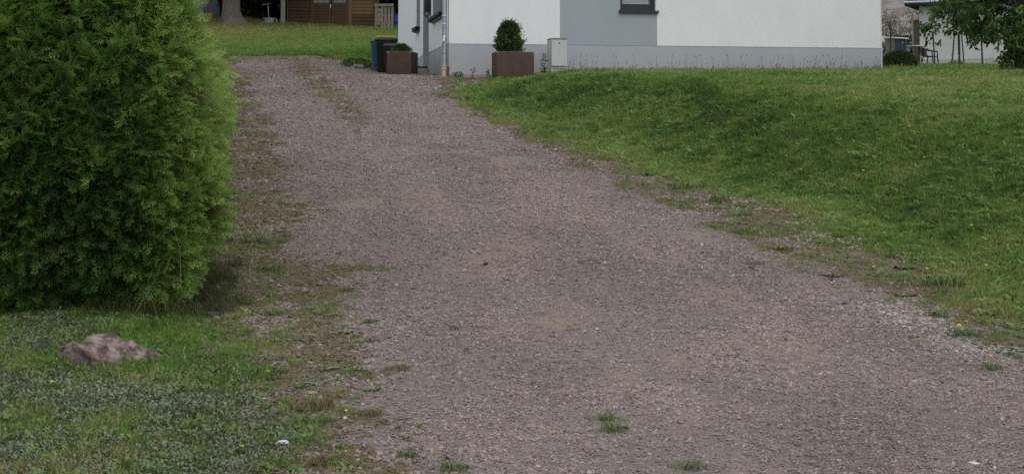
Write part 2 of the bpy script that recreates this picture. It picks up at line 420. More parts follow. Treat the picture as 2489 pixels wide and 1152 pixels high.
def rosette(n, l0, l1, w, rise, seed, spread=0.0, lobes=False):
    q = np.random.default_rng(seed); V = []; F = []
    for i in range(n):
        a = 6.283 * (i / n + 0.3 * q.random()); L = l0 + (l1 - l0) * q.random()
        cx = spread * (q.random() - 0.5) * 2; cy = spread * (q.random() - 0.5) * 2
        z0 = 0.004 + 0.012 * q.random(); rs = rise * (0.4 + q.random())
        d = Vector((math.cos(a), math.sin(a), 0)); s = Vector((-d.y, d.x, 0))
        prof = [(0, 0.12), (0.25, 0.45), (0.5, 0.95), (0.72, 1.0), (0.9, 0.6), (1.0, 0.05)]
        if lobes: prof = [(0, 0.15), (0.2, 0.35), (0.35, 0.8), (0.45, 0.45), (0.6, 1.0), (0.7, 0.6), (0.85, 0.9), (1.0, 0.05)]
        k0 = len(V)
        tw = (q.random() - 0.5) * 0.8
        for t, ww in prof:
            zz = z0 + rs * L * math.sin(min(t * 1.9, 2.4)); p = d * (L * t) + Vector((cx, cy, zz))
            h = w * ww / 2
            V += [tuple(p + s * h + Vector((0, 0, h * (0.25 + tw)))), tuple(p - Vector((0, 0, 0.1 * h))), tuple(p - s * h + Vector((0, 0, h * (0.25 - tw))))]
        for j in range(len(prof) - 1):
            b = k0 + 3 * j
            F += [(b, b + 1, b + 4, b + 3), (b + 1, b + 2, b + 5, b + 4)]
    return V, F
def proto(name, VF, mat):
    return mesh_obj(name, VF[0], VF[1], mat, link=False)
def stone_mesh(seed, sub=1, flat=0.6, rough=0.22):
    q = np.random.default_rng(seed); bm = bmesh.new()
    bmesh.ops.create_icosphere(bm, subdivisions=sub, radius=0.5)
    nr = [Vector(q.normal(size=3)).normalized() for _ in range(5)]; ds = [0.28 + 0.17 * q.random() for _ in range(5)]
    for v in bm.verts:
        c = v.co.copy()
        for nn, dd in zip(nr, ds):
            e = c.dot(nn) - dd
            if e > 0: c -= nn * e
        c *= 1 + rough * (q.random() - 0.5)
        v.co = Vector((c.x * 1.15, c.y * (0.75 + 0.05 * (seed % 3)), c.z * flat))
    V = [tuple(v.co) for v in bm.verts]; F = [[v.index for v in f.verts] for f in bm.faces]; bm.free()
    return V, F
def thuja_spray(seed):
    """flat feathery spray: curved leader, alternate side branches, short branchlets"""
    q = np.random.default_rng(seed); V = []; F = []
    def strip(p, d, L, w, bend):
        s = Vector((-d.y, d.x, 0)).normalized(); k0 = len(V)
        m = p + d * (L * 0.55) + Vector((0, 0, bend * L * 0.35)); e = p + d * L + Vector((0, 0, bend * L))
        V.extend([tuple(p - s * w * 0.4), tuple(p + s * w * 0.4), tuple(m + s * w * 0.5), tuple(m - s * w * 0.5), tuple(e)])
        F.extend([(k0, k0 + 1, k0 + 2, k0 + 3), (k0 + 3, k0 + 2, k0 + 4)])
    n = 8
    strip(Vector((0, 0, 0)), Vector((1, 0, 0)), 1.0, 0.024, -0.15)
    for i in range(n):
        t = 0.15 + 0.78 * i / n
        for sg in (-1, 1):
            if q.random() < 0.15: continue
            bl = 0.40 * (1.12 - t) * min(1.0, 0.45 + 2.2 * t) * (0.7 + 0.6 * q.random())
            an = sg * (0.60 + 0.22 * q.random()); d = Vector((math.cos(an), math.sin(an), 0.2 * (q.random() - 0.5)))
            p = Vector((t, 0, -0.15 * t * t)); bd = -0.3 * q.random()
            strip(p, d, bl, 0.024, bd)
            for j in range(2):
                tt = 0.32 + 0.3 * j
                for s2 in (-1, 1):
                    if q.random() < 0.25: continue
                    a2 = an + s2 * 0.62
                    strip(p + d * bl * tt + Vector((0, 0, bd * bl * tt * 0.6)), Vector((math.cos(a2), math.sin(a2), 0.3 * (q.random() - 0.5))), bl * (0.5 - 0.25 * tt), 0.02, -0.2 * q.random())
    return V, F

P_grass = [proto("grass_shape", blades(34, 0.075, 0.03, 0.075, 0.0045, 0.9, 10 + k), F_lawn) for k in range(3)]
P_grass += [proto("grass_shape", blades(26, 0.07, 0.05, 0.11, 0.005, 0.7, 20), F_lawn)]
P_leafy = [proto("leafy_shape", rosette(10, 0.03, 0.075, 0.02, 0.55, 30 + k, 0.035), F_dark) for k in range(2)]
P_mat = [proto("mat_shape", rosette(16, 0.012, 0.030, 0.010, 0.6, 40 + k, 0.05), F_mat) for k in range(3)]
P_dry = [proto("dry_shape", blades(24, 0.07, 0.05, 0.16, 0.004, 0.9, 50 + k, 3), F_dry) for k in range(2)]
P_thuja = [proto("thuja_shape", thuja_spray(60 + k), F_thuja) for k in range(9)] + [proto("thuja_shape", thuja_spray(70), F_dry)]

# gravel stones: mauve porphyry, a few pale and ochre ones
def stone_mat():
    m, nt, b = new_mat("gravel_stone")
    b.inputs["Roughness"].default_value = 0.9; b.inputs["Specular IOR Level"].default_value = 0.15
    at = nt.nodes.new("ShaderNodeAttribute"); at.attribute_type = 'INSTANCER'; at.attribute_name = "tint"
    r = nt.nodes.new("ShaderNodeValToRGB"); el = r.color_ramp.elements
    cs = [(0, (0.11, 0.082, 0.05)), (0.1, (0.18, 0.148, 0.095)), (0.115, (0.115, 0.09, 0.086)), (0.3, (0.20, 0.162, 0.15)), (0.6, (0.28, 0.226, 0.21)), (0.8, (0.355, 0.292, 0.27)), (0.88, (0.39, 0.32, 0.26)), (0.93, (0.36, 0.345, 0.33)), (1.0, (0.46, 0.45, 0.44))]
    while len(el) < len(cs): el.new(0.5)
    for e, (p, c) in zip(el, cs): e.position = p; e.color = rgba(c)
    nt.links.new(at.outputs["Fac"], r.inputs[0])
    tc = nt.nodes.new("ShaderNodeTexCoord")
    n = nt.nodes.new("ShaderNodeTexNoise"); n.inputs["Scale"].default_value = 5; n.inputs["Detail"].default_value = 4
    nt.links.new(tc.outputs["Object"], n.inputs[0])
    mx = nt.nodes.new("ShaderNodeMix"); mx.data_type = 'RGBA'; mx.blend_type = 'OVERLAY'; mx.inputs[0].default_value = 0.35
    nt.links.new(r.outputs[0], mx.inputs[6]); nt.links.new(n.outputs[0], mx.inputs[7])
    nt.links.new(mx.outputs[2], b.inputs["Base Color"])
    return m
M_stone = stone_mat()
P_stone = [proto("stone_shape", stone_mesh(70 + k), M_stone) for k in range(6)]

# ================================================================== SETTING
# ground sheet
def axis(lo, hi, a, b, step, grow=1.35):
    c = list(np.arange(a, b + 1e-6, step)); s = step; x = b
    while x < hi: s *= grow; x += s; c.append(x)
    s = step; x = a; pre = []
    while x > lo: s *= grow; x -= s; pre.append(x)
    return np.array(pre[::-1] + c)
def sheet(name, gx, gy, zf, mat, attrs=None):
    X, Y = np.meshgrid(gx, gy)
    Z = zf(X, Y)
    V = np.stack([X, Y, Z], -1).reshape(-1, 3)
    nx, ny = len(gx), len(gy)
    i = (np.arange(ny - 1)[:, None] * nx + np.arange(nx - 1)[None]).ravel()
    F = np.stack([i, i + 1, i + nx + 1, i + nx], 1)
    o = mesh_obj(name, V, F.tolist(), mat, smooth=True)
    o["kind"] = "structure"
    return o
def ground_mat():
    m, nt, b = new_mat("lawn_soil")
    b.inputs["Roughness"].default_value = 0.95; b.inputs["Specular IOR Level"].default_value = 0.05
    tc = nt.nodes.new("ShaderNodeTexCoord")
    n = nt.nodes.new("ShaderNodeTexNoise"); n.inputs["Scale"].default_value = 9; n.inputs["Detail"].default_value = 8
    n2 = nt.nodes.new("ShaderNodeTexNoise"); n2.inputs["Scale"].default_value = 0.5; n2.inputs["Detail"].default_value = 4
    r = nt.nodes.new("ShaderNodeValToRGB"); r.color_ramp.elements[0].position = 0.35; r.color_ramp.elements[1].position = 0.68
    r.color_ramp.elements[0].color = (0.05, 0.048, 0.022, 1); r.color_ramp.elements[1].color = (0.055, 0.088, 0.02, 1)
    r2 = nt.nodes.new("ShaderNodeValToRGB"); r2.color_ramp.elements[0].color = (0.07, 0.06, 0.03, 1); r2.color_ramp.elements[1].color = (0.055, 0.085, 0.022, 1)
    nt.links.new(tc.outputs["Object"], n.inputs[0]); nt.links.new(tc.outputs["Object"], n2.inputs[0])
    nt.links.new(n.outputs[0], r.inputs[0]); nt.links.new(n2.outputs[0], r2.inputs[0])
    mx = nt.nodes.new("ShaderNodeMix"); mx.data_type = 'RGBA'; mx.inputs[0].default_value = 0.4
    nt.links.new(r.outputs[0], mx.inputs[6]); nt.links.new(r2.outputs[0], mx.inputs[7]); nt.links.new(mx.outputs[2], b.inputs["Base Color"])
    bp = nt.nodes.new("ShaderNodeBump"); bp.inputs["Strength"].default_value = 0.8; bp.inputs["Distance"].default_value = 0.03
    nt.links.new(n.outputs[0], bp.inputs["Height"]); nt.links.new(bp.outputs[0], b.inputs["Normal"])
    return m
gx = axis(-500, 500, -13, 17, 0.25); gy = np.concatenate([axis(-300, 60, 3, 62, 0.25)[:-1], axis(62, 900, 62.2, 100, 0.5)])
gy = np.unique(np.round(gy, 3))
sheet("ground", gx, gy, lambda X, Y: tz(X, Y) - 0.02, ground_mat())
# scrubby hillside far behind
def hill_z(X, Y):
    return 3.5 + 0.42 * np.maximum(0, Y - 112) + 5 * (fbm(X * 0.03, Y * 0.03) - 0.5) - 6 * sstep(118, 108, Y)
sheet("hillside", np.linspace(-160, 180, 70), np.linspace(106, 260, 40), hill_z, M_hill)

# driveway sheet with moss, sand and pale stone areas as vertex attributes
def drive_l(Y): return np.where(Y < 52, np.minimum(x_green_l(Y), x_clean_l(Y) - 0.2) - 0.35, -8.9 + 0 * Y)
def drive_r(Y):
    a = x_lawn(np.minimum(Y, 48.6)) + 0.35
    b = np.interp(Y, [48.6, 50.0, 53.5, 54.2, 56.5, 58.6, 60.4], [0.05, -2.0, -2.4, -4.0, -4.75, -5.3, -6.2])
    return np.where(Y <= 48.6, a, b)
def wheel_tracks(X, Y):
    c = 0.5 * (x_clean_l(np.minimum(Y, 58)) + x_clean_r(np.minimum(Y, 40))) + 0.25
    t = np.abs(X - c) + 0.35 * (fbm(X * 0.6 + 11, Y * 0.25, 2) - 0.5)
    return np.exp(-((t - 0.82) / 0.36) ** 2) * (0.35 + 1.1 * fbm(X * 1.7, Y * 0.7 + 50, 3))
def verge_masks(X, Y):
    n = fbm(X * 3.2 + 5, Y * 2.6 + 3, 4); n1 = fbm(X * 0.9 + 31, Y * 0.7, 3)
    dl = x_clean_l(np.minimum(Y, 58)) - X; dr = X - x_clean_r(np.minimum(Y, 48))
    dr = np.where(Y > 48.5, -1, dr)
    wl = sstep(-0.25, 0.5, dl + (n1 - 0.5) * 1.4)
    wr = sstep(-0.15, 0.35, dr + (n1 - 0.5) * 0.9)
    strip = np.exp(-((X - np.interp(Y, [30, 36, 42, 50, 58], [-2.3, -3.0, -4.05, -5.3, -6.6])) / 0.5) ** 2) * sstep(29, 39, Y)
    end = sstep(55.5, 59.5, Y)
    far = sstep(44, 56, Y) * 0.25
    moss = np.clip(np.maximum.reduce([wl * 0.95, wr, strip * 0.8, end * 0.9, far]) * (0.5 + 0.85 * sstep(0.36, 0.66, n)), 0, 1)
    track = wheel_tracks(X, Y)
    sand = np.clip(sstep(0.5, 0.74, fbm(X * 1.1 + 64, Y * 0.8 + 8, 4)) + 0.55 * track, 0, 1) * (1 - np.maximum(wl, wr)) * sstep(40, 24, Y)
    return moss, sand, wl, wr
def drive_mat():
    m, nt, b = new_mat("gravel_ground")
    b.inputs["Roughness"].default_value = 0.95; b.inputs["Specular IOR Level"].default_value = 0.1
    tc = nt.nodes.new("ShaderNodeTexCoord")
    def noise(s, d=6, rg=0.6):
        n = nt.nodes.new("ShaderNodeTexNoise"); n.inputs["Scale"].default_value = s; n.inputs["Detail"].default_value = d; n.inputs["Roughness"].default_value = rg
        nt.links.new(tc.outputs["Object"], n.inputs[0]); return n.outputs[0]
    def ramp(f, stops):
        r = nt.nodes.new("ShaderNodeValToRGB"); el = r.color_ramp.elements
        while len(el) < len(stops): el.new(0.5)
        for e, (p, c) in zip(el, stops): e.position = p; e.color = rgba(c)
        nt.links.new(f, r.inputs[0]); return r.outputs[0]
    def mix(f, a, c):
        x = nt.nodes.new("ShaderNodeMix"); x.data_type = 'RGBA'
        if isinstance(f, float): x.inputs[0].default_value = f
        else: nt.links.new(f, x.inputs[0])
        nt.links.new(a, x.inputs[6]); nt.links.new(c, x.inputs[7]); return x.outputs[2]
    def attr(k):
        a = nt.nodes.new("ShaderNodeAttribute"); a.attribute_name = k; return a.outputs["Fac"]
    vo = nt.nodes.new("ShaderNodeTexVoronoi"); vo.inputs["Scale"].default_value = 62
    nt.links.new(tc.outputs["Object"], vo.inputs[0])
    sep = nt.nodes.new("ShaderNodeSeparateColor"); nt.links.new(vo.outputs["Color"], sep.inputs[0])
    grit = ramp(sep.outputs[0], [(0.0, (0.13, 0.103, 0.098)), (0.45, (0.21, 0.168, 0.16)), (0.8, (0.275, 0.222, 0.21)), (0.93, (0.30, 0.26, 0.24)), (1.0, (0.45, 0.42, 0.40))])
    fine = ramp(noise(45, 8, 0.75), [(0.32, (0.10, 0.079, 0.075)), (0.68, (0.30, 0.242, 0.23))])
    big = ramp(noise(0.55, 5, 0.6), [(0.35, (0.185, 0.149, 0.136)), (0.7, (0.295, 0.24, 0.216))])
    base = mix(0.5, mix(0.45, grit, fine), big)
    sand = ramp(noise(20, 8, 0.8), [(0.3, (0.20, 0.157, 0.132)), (0.7, (0.345, 0.277, 0.235))])
    def broken(f, n_, amt):
        a = nt.nodes.new("ShaderNodeMath"); a.operation = 'MULTIPLY_ADD'; nt.links.new(n_, a.inputs[0]); a.inputs[1].default_value = amt; nt.links.new(f, a.inputs[2])
        r_ = nt.nodes.new("ShaderNodeMapRange"); r_.interpolation_type = 'SMOOTHSTEP'; r_.inputs[1].default_value = amt * 0.5 + 0.28; r_.inputs[2].default_value = amt * 0.5 + 0.78
        nt.links.new(a.outputs[0], r_.inputs[0]); return r_.outputs[0]
    base = mix(broken(attr("sand"), noise(7, 10, 0.85), 2.4), base, sand)
    moss = ramp(noise(16, 8, 0.75), [(0.3, (0.07, 0.05, 0.034)), (0.42, (0.135, 0.098, 0.06)), (0.52, (0.15, 0.13, 0.07)), (0.6, (0.21, 0.17, 0.14)), (0.8, (0.27, 0.22, 0.20))])
    base = mix(broken(attr("moss"), noise(11, 10, 0.95), 3.4), base, moss)
    nt.links.new(base, b.inputs["Base Color"])
    bp = nt.nodes.new("ShaderNodeBump"); bp.inputs["Strength"].default_value = 1.0; bp.inputs["Distance"].default_value = 0.02
    mm = nt.nodes.new("ShaderNodeMath"); mm.operation = 'SUBTRACT'; mm.inputs[0].default_value = 1.0
    nt.links.new(vo.outputs["Distance"], mm.inputs[1]); nt.links.new(mm.outputs[0], bp.inputs["Height"])
    nt.links.new(bp.outputs[0], b.inputs["Normal"])
    return m
def drive_z(X, Y):
    return tz(X, Y) + 0.004 + 0.02 * (fbm(X * 3.1 + 9, Y * 2.3, 3) - 0.5) + 0.012 * (vnoise(X * 9, Y * 9) - 0.5)
def build_drive():
    ys = np.concatenate([np.arange(3, 22, 0.1), np.arange(22, 60.4, 0.2)]); nc = 70
    L = drive_l(ys) + 0.3 * (vnoise(ys * 1.1, ys * 0 + 4) - 0.5); Rr = drive_r(ys) + 0.3 * (vnoise(ys * 1.3, ys * 0 + 8) - 0.5)
    t = np.linspace(0, 1, nc)
    X = L[:, None] * (1 - t) + Rr[:, None] * t; Y = np.repeat(ys[:, None], nc, 1)
    Z = drive_z(X, Y) - 0.03 * np.maximum(sstep(0.06, 0.0, t), sstep(0.94, 1.0, t))[None]
    i = (np.arange(len(ys) - 1)[:, None] * nc + np.arange(nc - 1)[None]).ravel()
    F = np.stack([i, i + 1, i + nc + 1, i + nc], 1)
    o = mesh_obj("driveway", np.stack([X, Y, Z], -1).reshape(-1, 3), F.tolist(), drive_mat(), smooth=True)
    moss, sand, wl, wr = verge_masks(X, Y)
    for k, v in (("moss", moss), ("sand", sand * 0.85)):
        a = o.data.attributes.new(k, 'FLOAT', 'POINT'); a.data.foreach_set("value", v.ravel().astype(np.float32))
    o["kind"] = "structure"
build_drive()

# ================================================================== HOUSE
HYAW = R(9.3)
hx, hy = at_depth(1086, 185, 49.0)[:2]
house = thing("house", "white rendered house with grey plinth and grey painted band under its window", "house", (hx, hy, 0), HYAW)
HD = Vector((math.cos(HYAW), math.sin(HYAW))); HN = Vector((-math.sin(HYAW), math.cos(HYAW)))
def on_front(px, py, v=0.0):
    """photo point on the house's front plane -> (u, z) in house coordinates"""
    u, fy, fz = ray(px, py)
    ox, oy = hx + HN.x * v, hy + HN.y * v
    t = (ox * HN.x + oy * HN.y) / (u * HN.x + fy * HN.y)
    x, y = u * t, fy * t
    return (x - hx) * HD.x + (y - hy) * HD.y, CAMZ + fz * t
def on_side(px, py):
    u, fy, fz = ray(px, py)
    t = (hx * HD.x + hy * HD.y) / (u * HD.x + fy * HD.y)
    x, y = u * t, fy * t
    return (x - hx) * HN.x + (y - hy) * HN.y, CAMZ + fz * t
ZP = on_front(1500, 111)[1]            # top of the plinth
ZB, ZE = 2.6, 8.0
UL = on_front(2143, 120)[0]
ua = on_front(1361, 60)[0]; ub = on_front(1597, 60)[0]
w0 = on_front(1507.5, 20)[0]; w1 = on_front(1594, 20)[0]
zs = on_front(1550, 28)[1]; zt = zs + 1.32
WT = 0.30
vC = on_side(968, 60)[0]
vA1 = on_side(1042, 140)[0]; vC0 = on_side(1028, 140)[0]
wa0, wa1 = 0.7, on_side(1052, 40)[0]; zsa = on_side(1056, 44)[1]
wc0, wc1 = on_side(1021, 40)[0], on_side(1012.5, 40)[0]; zsc = on_side(1008, 74)[1]
# plinth, set back behind the render above it
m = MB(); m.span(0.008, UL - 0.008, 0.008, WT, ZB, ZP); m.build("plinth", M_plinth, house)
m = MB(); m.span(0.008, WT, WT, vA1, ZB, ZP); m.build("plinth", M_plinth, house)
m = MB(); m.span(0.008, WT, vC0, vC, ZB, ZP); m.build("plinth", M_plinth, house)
def wallpart(x0, x1, y0, y1, z0, z1, mat, name="wall"):
    m = MB(); m.span(x0, x1, y0, y1, z0, z1); return m.build(name, mat, house)
wallpart(0, ua, 0, WT, ZP, ZE, M_white)
wallpart(ua, w0, 0.002, WT, ZP, ZE, M_grey)
wallpart(w0, ub, 0.002, WT, ZP, zs, M_grey)
wallpart(w1, ub, 0.002, WT, zs, ZE, M_white)
wallpart(w0, w1, 0.002, WT, zt, ZE, M_grey)
wallpart(ub, UL, 0, WT, ZP, ZE, M_white)
wallpart(0, WT, WT, wa0, ZP, ZE, M_white)
wallpart(0, WT, wa0, wa1, ZP, zsa, M_white)
wallpart(0, WT, wa0, wa1, zsa + 1.32, ZE, M_white)
wallpart(0, WT, wa1, vA1, ZP, ZE, M_white)
wallpart(0, WT, vA1, vC0, ZP + 2.0, ZE, M_white)
wallpart(0, WT, vC0, wc0, ZP, ZE, M_white)
wallpart(0, WT, wc0, wc1, ZP, zsc, M_white)
wallpart(0, WT, wc0, wc1, zsc + 1.32, ZE, M_white)
wallpart(0, WT, wc1, vC, ZP, ZE, M_white)
wallpart(UL - WT, UL, WT, vC, ZB, ZE, M_white)
wallpart(WT, UL - WT, vC - WT, vC, ZB, ZE, M_white)
# grey painted far reveals of the side windows and of the porch
wallpart(0.003, 0.24, wa1 - 0.012, wa1 - 0.002, zsa + 0.02, zsa + 1.31, M_grey, "window_reveal")
wallpart(0.003, 0.16, wc1 - 0.012, wc1 - 0.002, zsc + 0.02, zsc + 1.31, M_grey, "window_reveal")
wallpart(0.003, 1.3, vC0 - 0.02, vC0 - 0.003, ZP + 0.002, ZP + 2.0, M_grey, "porch_wall")
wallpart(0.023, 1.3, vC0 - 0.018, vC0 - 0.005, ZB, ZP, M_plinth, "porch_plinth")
wallpart(1.3, 1.36, vA1, vC0, ZB, ZP + 2.0, M_anth, "door")
# roof
def roof_part():
    bm = bmesh.new(); ov = 0.45; pts = []
    for u in (-ov, UL + ov):
        for v, z in ((-ov, ZE - 0.1), (vC / 2, ZE + 3.6), (vC + ov, ZE - 0.1), (vC + ov, ZE + 0.1), (vC / 2, ZE + 3.85), (-ov, ZE + 0.1)):
            pts.append(bm.verts.new((u, v, z)))
    a, b = pts[:6], pts[6:]
    for k in range(6): bm.faces.new((a[k], a[(k + 1) % 6], b[(k + 1) % 6], b[k]))
    bm.faces.new((a[0], a[1], a[4], a[5])); bm.faces.new((a[1], a[2], a[3], a[4]))
    bm.faces.new((b[5], b[4], b[1], b[0])); bm.faces.new((b[4], b[3], b[2], b[1]))
    q = MB(); q.bm.free(); q.bm = bm
    q.build("roof", M_roof, house)
    for u in (0.0, UL - WT):
        g = MB(); g.bm.free(); bm = bmesh.new()
        va = [bm.verts.new((u + dx, v, z)) for dx in (0, WT) for v, z in ((0.3, ZE), (vC - 0.3, ZE), (vC / 2, ZE + 3.4))]
        bm.faces.new(va[:3]); bm.faces.new(va[3:][::-1])
        for k in range(3): bm.faces.new((va[k], va[(k + 1) % 3], va[3 + (k + 1) % 3], va[3 + k]))
        g.bm = bm; g.build("gable", M_white, house)
roof_part()
# front window
def window(parent, u0, u1, z0, z1, v):
    win = MB()
    t = 0.085
    for a, b, c, d in ((u0, u0 + t, z0, z1), (u1 - t, u1, z0, z1), (u0 + t, u1 - t, z1 - t, z1), (u0 + t, u1 - t, z0, z0 + 0.19)):
        win.span(a, b, v, v + 0.07, c, d, 0.006)
    f = win.build("window", M_anth, parent)
    g = MB(); g.span(u0 + t, u1 - t, v + 0.045, v + 0.052, z0 + 0.19, z1 - t)
    g.build("pane", M_glass, f)
    m = MB(); m.span(u1 - t * 1.05, u1 - t * 0.3, v - 0.02, v - 0.002, z0 + 0.01, z1 - 0.01, 0.004)
    m.build("shutter_rail", M_anth, f)
    z = z0 + 0.215
    k = 0
    while z < z1 - 0.12:
        s = MB(); s.box(((u0 + u1) / 2 - 0.035, v + 0.03, z), (u1 - u0 - 0.25, 0.004, 0.022), rot=(R(-20), 0, 0))
        s.build("blind_slat", M_slat, f); z += 0.034
    return f
window(house, w0, w1, zs, zt, 0.14)
m = MB(); m.span(w0 - 0.03, w1 + 0.06, -0.055, 0.13, zs - 0.012, zs + 0.012, 0.004); m.span(w0 - 0.03, w1 + 0.06, -0.06, -0.045, zs - 0.06, zs + 0.010, 0.004)
m.span(w0 - 0.034, w0 - 0.022, -0.062, -0.004, zs - 0.06, zs + 0.03); m.span(w1 + 0.052, w1 + 0.064, -0.062, -0.004, zs - 0.06, zs + 0.03)
m.build("window_sill", M_anth, house)
for a0, a1, zz, d in ((wa0, wa1, zsa, 0.24), (wc0, wc1, zsc, 0.16)):
    m = MB(); m.span(d, d + 0.05, a0, a1, zz, zz + 1.32); f = m.build("window", M_anth, house)
    m = MB(); m.span(-0.13, d, a0 - 0.03, a1 + 0.05, zz - 0.02, zz + 0.015, 0.004); m.span(-0.14, -0.125, a0 - 0.03, a1 + 0.05, zz - 0.075, zz + 0.012, 0.004)
    m.span(-0.135, -0.005, a1 + 0.045, a1 + 0.06, zz - 0.09, zz + 0.03); m.build("window_sill", M_anth, house)
    m = MB(); m.span(-0.09, -0.002, a0 + 0.1, a1 - 0.05, zz - 0.13, zz - 0.022, 0.004); m.build("shutter_guide", M_anth, house)
# downpipe on the corner
zg = tzf(hx, hy)
pu, pv, pr = -0.055, 0.075, 0.063
px_ = lambda z: (pu, pv, z)
m = MB(); m.tube([px_(zg + 0.28), px_(ZE - 0.1)], pr, 16)
dp = m.build("downpipe", M_zinc, house, True)
for z in (zg + 0.62, on_front(1075, 66)[1], on_front(1075, 66)[1] + 1.5):
    m = MB(); m.lathe([(pr + 0.003, -0.014), (pr + 0.009, -0.012), (pr + 0.009, 0.012), (pr + 0.003, 0.014)], px_(z), 16)
    m.span(pu + pr, pu + pr + 0.055, pv - 0.012, pv + 0.012, z - 0.008, z + 0.008)
    m.build("pipe_clamp", M_zinc, dp, True)
for z in (on_front(1075, 40)[1], on_front(1075, 60)[1]):
    m = MB(); m.lathe([(pr + 0.002, -0.03), (pr + 0.008, -0.02), (pr + 0.008, 0.02), (pr + 0.002, 0.03)], px_(z), 16); m.build("pipe_sleeve", M_zinc, dp, True)
z = on_front(1075, 95)[1]
m = MB(); m.box((pu - 0.02, pv - pr - 0.03, z), (0.05, 0.07, 0.17), 0.01, (R(-18), 0, R(-30))); m.build("rain_diverter", M_paleplastic, dp)
m = MB(); m.lathe([(pr + 0.004, -0.05), (pr + 0.006, 0.18), (pr + 0.016, 0.185), (pr + 0.016, 0.21), (pr + 0.008, 0.215), (pr + 0.008, 0.26), (pr + 0.017, 0.265), (pr + 0.017, 0.285), (pr, 0.29)], (pu, pv, zg), 18)
m.build("drain_pipe", M_terra, house, True)
m = MB(); m.tube([(0.03, -0.02, zg - 0.05), (0.03, -0.02, zg + 0.26)], 0.028, 10); m.tube([(0.03, -0.018, zg + 0.26), (0.03, -0.018, ZE - 0.2)], 0.009, 8); m.build("earthing_rod", M_rust, house, True)
m = MB(); m.span(UL - 0.015, UL + 0.012, -0.006, 0.02, ZB, ZE - 0.2, 0.003); m.build("corner_bead", M_paleplastic, house)
m = MB(); m.lathe([(0.02, 0), (0.07, 0.02), (0.085, 0.09), (0.06, 0.15), (0.02, 0.17)], (UL + 0.09, 0.3, on_front(2143, 103)[1]), 14); m.build("wall_lamp", M_paleplastic, house, True)
# letterbox with newspaper holder on the side wall
lv, lz = on_side(1046, 0)[0], on_side(1042, 44)[1]
lb = thing("letterbox", "black letterbox with newspaper loop on the house's entrance wall", "letterbox", (hx, hy, 0), HYAW)
m = MB(); m.span(-0.165, -0.003, lv - 0.17, lv + 0.17, lz + 0.13, lz + 0.50, 0.02); m.build("box", M_blackplastic, lb, True)
m = MB()
pts = [(-0.085 + 0.075 * math.cos(a), lv - 0.16, lz + 0.085 - 0.075 * math.sin(a)) for a in np.linspace(0, math.pi, 9)]
for dy in (0.0, 0.31):
    m.tube([(p[0], p[1] + dy, p[2]) for p in [(-0.01, lv - 0.16, lz + 0.13)] + pts + [(-0.16, lv - 0.16, lz + 0.13)]], 0.012, 8)
m.tube([(-0.085, lv - 0.15, lz + 0.012), (-0.085, lv + 0.15, lz + 0.012)], 0.02, 8)
m.build("newspaper_loop", M_blackplastic, lb, True)
# step in front of the porch
sv = (vA1 + vC0) / 2
sx, sy = hx + HN.x * sv - HD.x * 0.15, hy + HN.y * sv - HD.y * 0.15
zst = on_side(1030, 171)[1]
st = thing("doorstep", "low grey doorstep beside the brown planter at the house entrance", "step", (sx, sy, zst), HYAW)
m = MB(); m.span(-0.25, 0.16, -0.55, 0.6, -0.35, 0.0, 0.012); m.build("slab", M_concrete, st)
m = MB(); m.span(-0.21, 0.15, -0.5, 0.55, 0.002, 0.055, 0.01); m.build("mat", M_blackplastic, st)
# concrete strip along the wall foot
def hpt(u, v): return hx + HD.x * u + HN.x * v, hy + HD.y * u + HN.y * v
m = MB(); m.span(0.05, 1.45, -0.32, 0.0, -0.3, 0.02, 0.01)
cs = m.build("kerb_strip", M_concrete); cs.location = (hx, hy, tzf(hx, hy) + 0.03); cs.rotation_euler = (0, 0, HYAW)
tag(cs, "pale concrete edging strip along the foot of the white house by the downpipe", "kerb")

# ================================================================== PLANTERS, CABINET, BINS
def planter(name, label, pxl, pxr, pyb, Y, depth, h, yaw):
    x0, _, z0 = at_depth(pxl, pyb, Y); x1 = at_depth(pxr, pyb, Y)[0]; w = x1 - x0
    t = thing(name, label, "planter", ((x0 + x1) / 2, Y, min(z0, tzf((x0 + x1) / 2, Y)) - 0.02), yaw)
    th = 0.055
    for cx, cy, sx_, sy_ in ((0, -depth / 2 + th / 2, w, th), (0, depth / 2 - th / 2, w, th), (-w / 2 + th / 2, 0, th, depth - 2 * th - 0.004), (w / 2 - th / 2, 0, th, depth - 2 * th - 0.004)):
        m = MB(); m.box((cx, cy, h / 2), (sx_, sy_, h), 0.018, seg=2); m.build("side_panel", M_planter, t, True)
    m = MB()
    for cx, cy, sx_, sy_ in ((0, -depth / 2 + th / 2, w - 0.07, th * 0.7), (-w / 2 + th / 2, 0, th * 0.7, depth - 2 * th), (w / 2 - th / 2, 0, th * 0.7, depth - 2 * th)):
        m.box((cx, cy, h - 0.001), (sx_, sy_, 0.012), 0.004)
    m.build("worn_rim", M_planter_rim, t)
    for sg in (-1, 1):
        m = MB(); m.box((sg * (w / 2 - 0.02), -depth / 2 + 0.015, h - 0.02), (0.045, 0.04, 0.05), 0.012); m.build("chipped_corner", M_planter_rim, t)
    m = MB(); m.box((0, 0, h - 0.07), (w - 2 * th - 0.01, depth - 2 * th - 0.01, 0.04)); m.build("soil", M_soil, t)
    return t, w
p1, p1w = planter("planter", "brown concrete planter holding a clipped box bush in front of the house", 1200, 1293, 187, 47.9, 0.62, 0.685, R(12))
p2, p2w = planter("planter", "brown concrete planter with low flowering plants beside the bins", 948, 1008, 178, 50.9, 0.9, 0.62, R(-9))
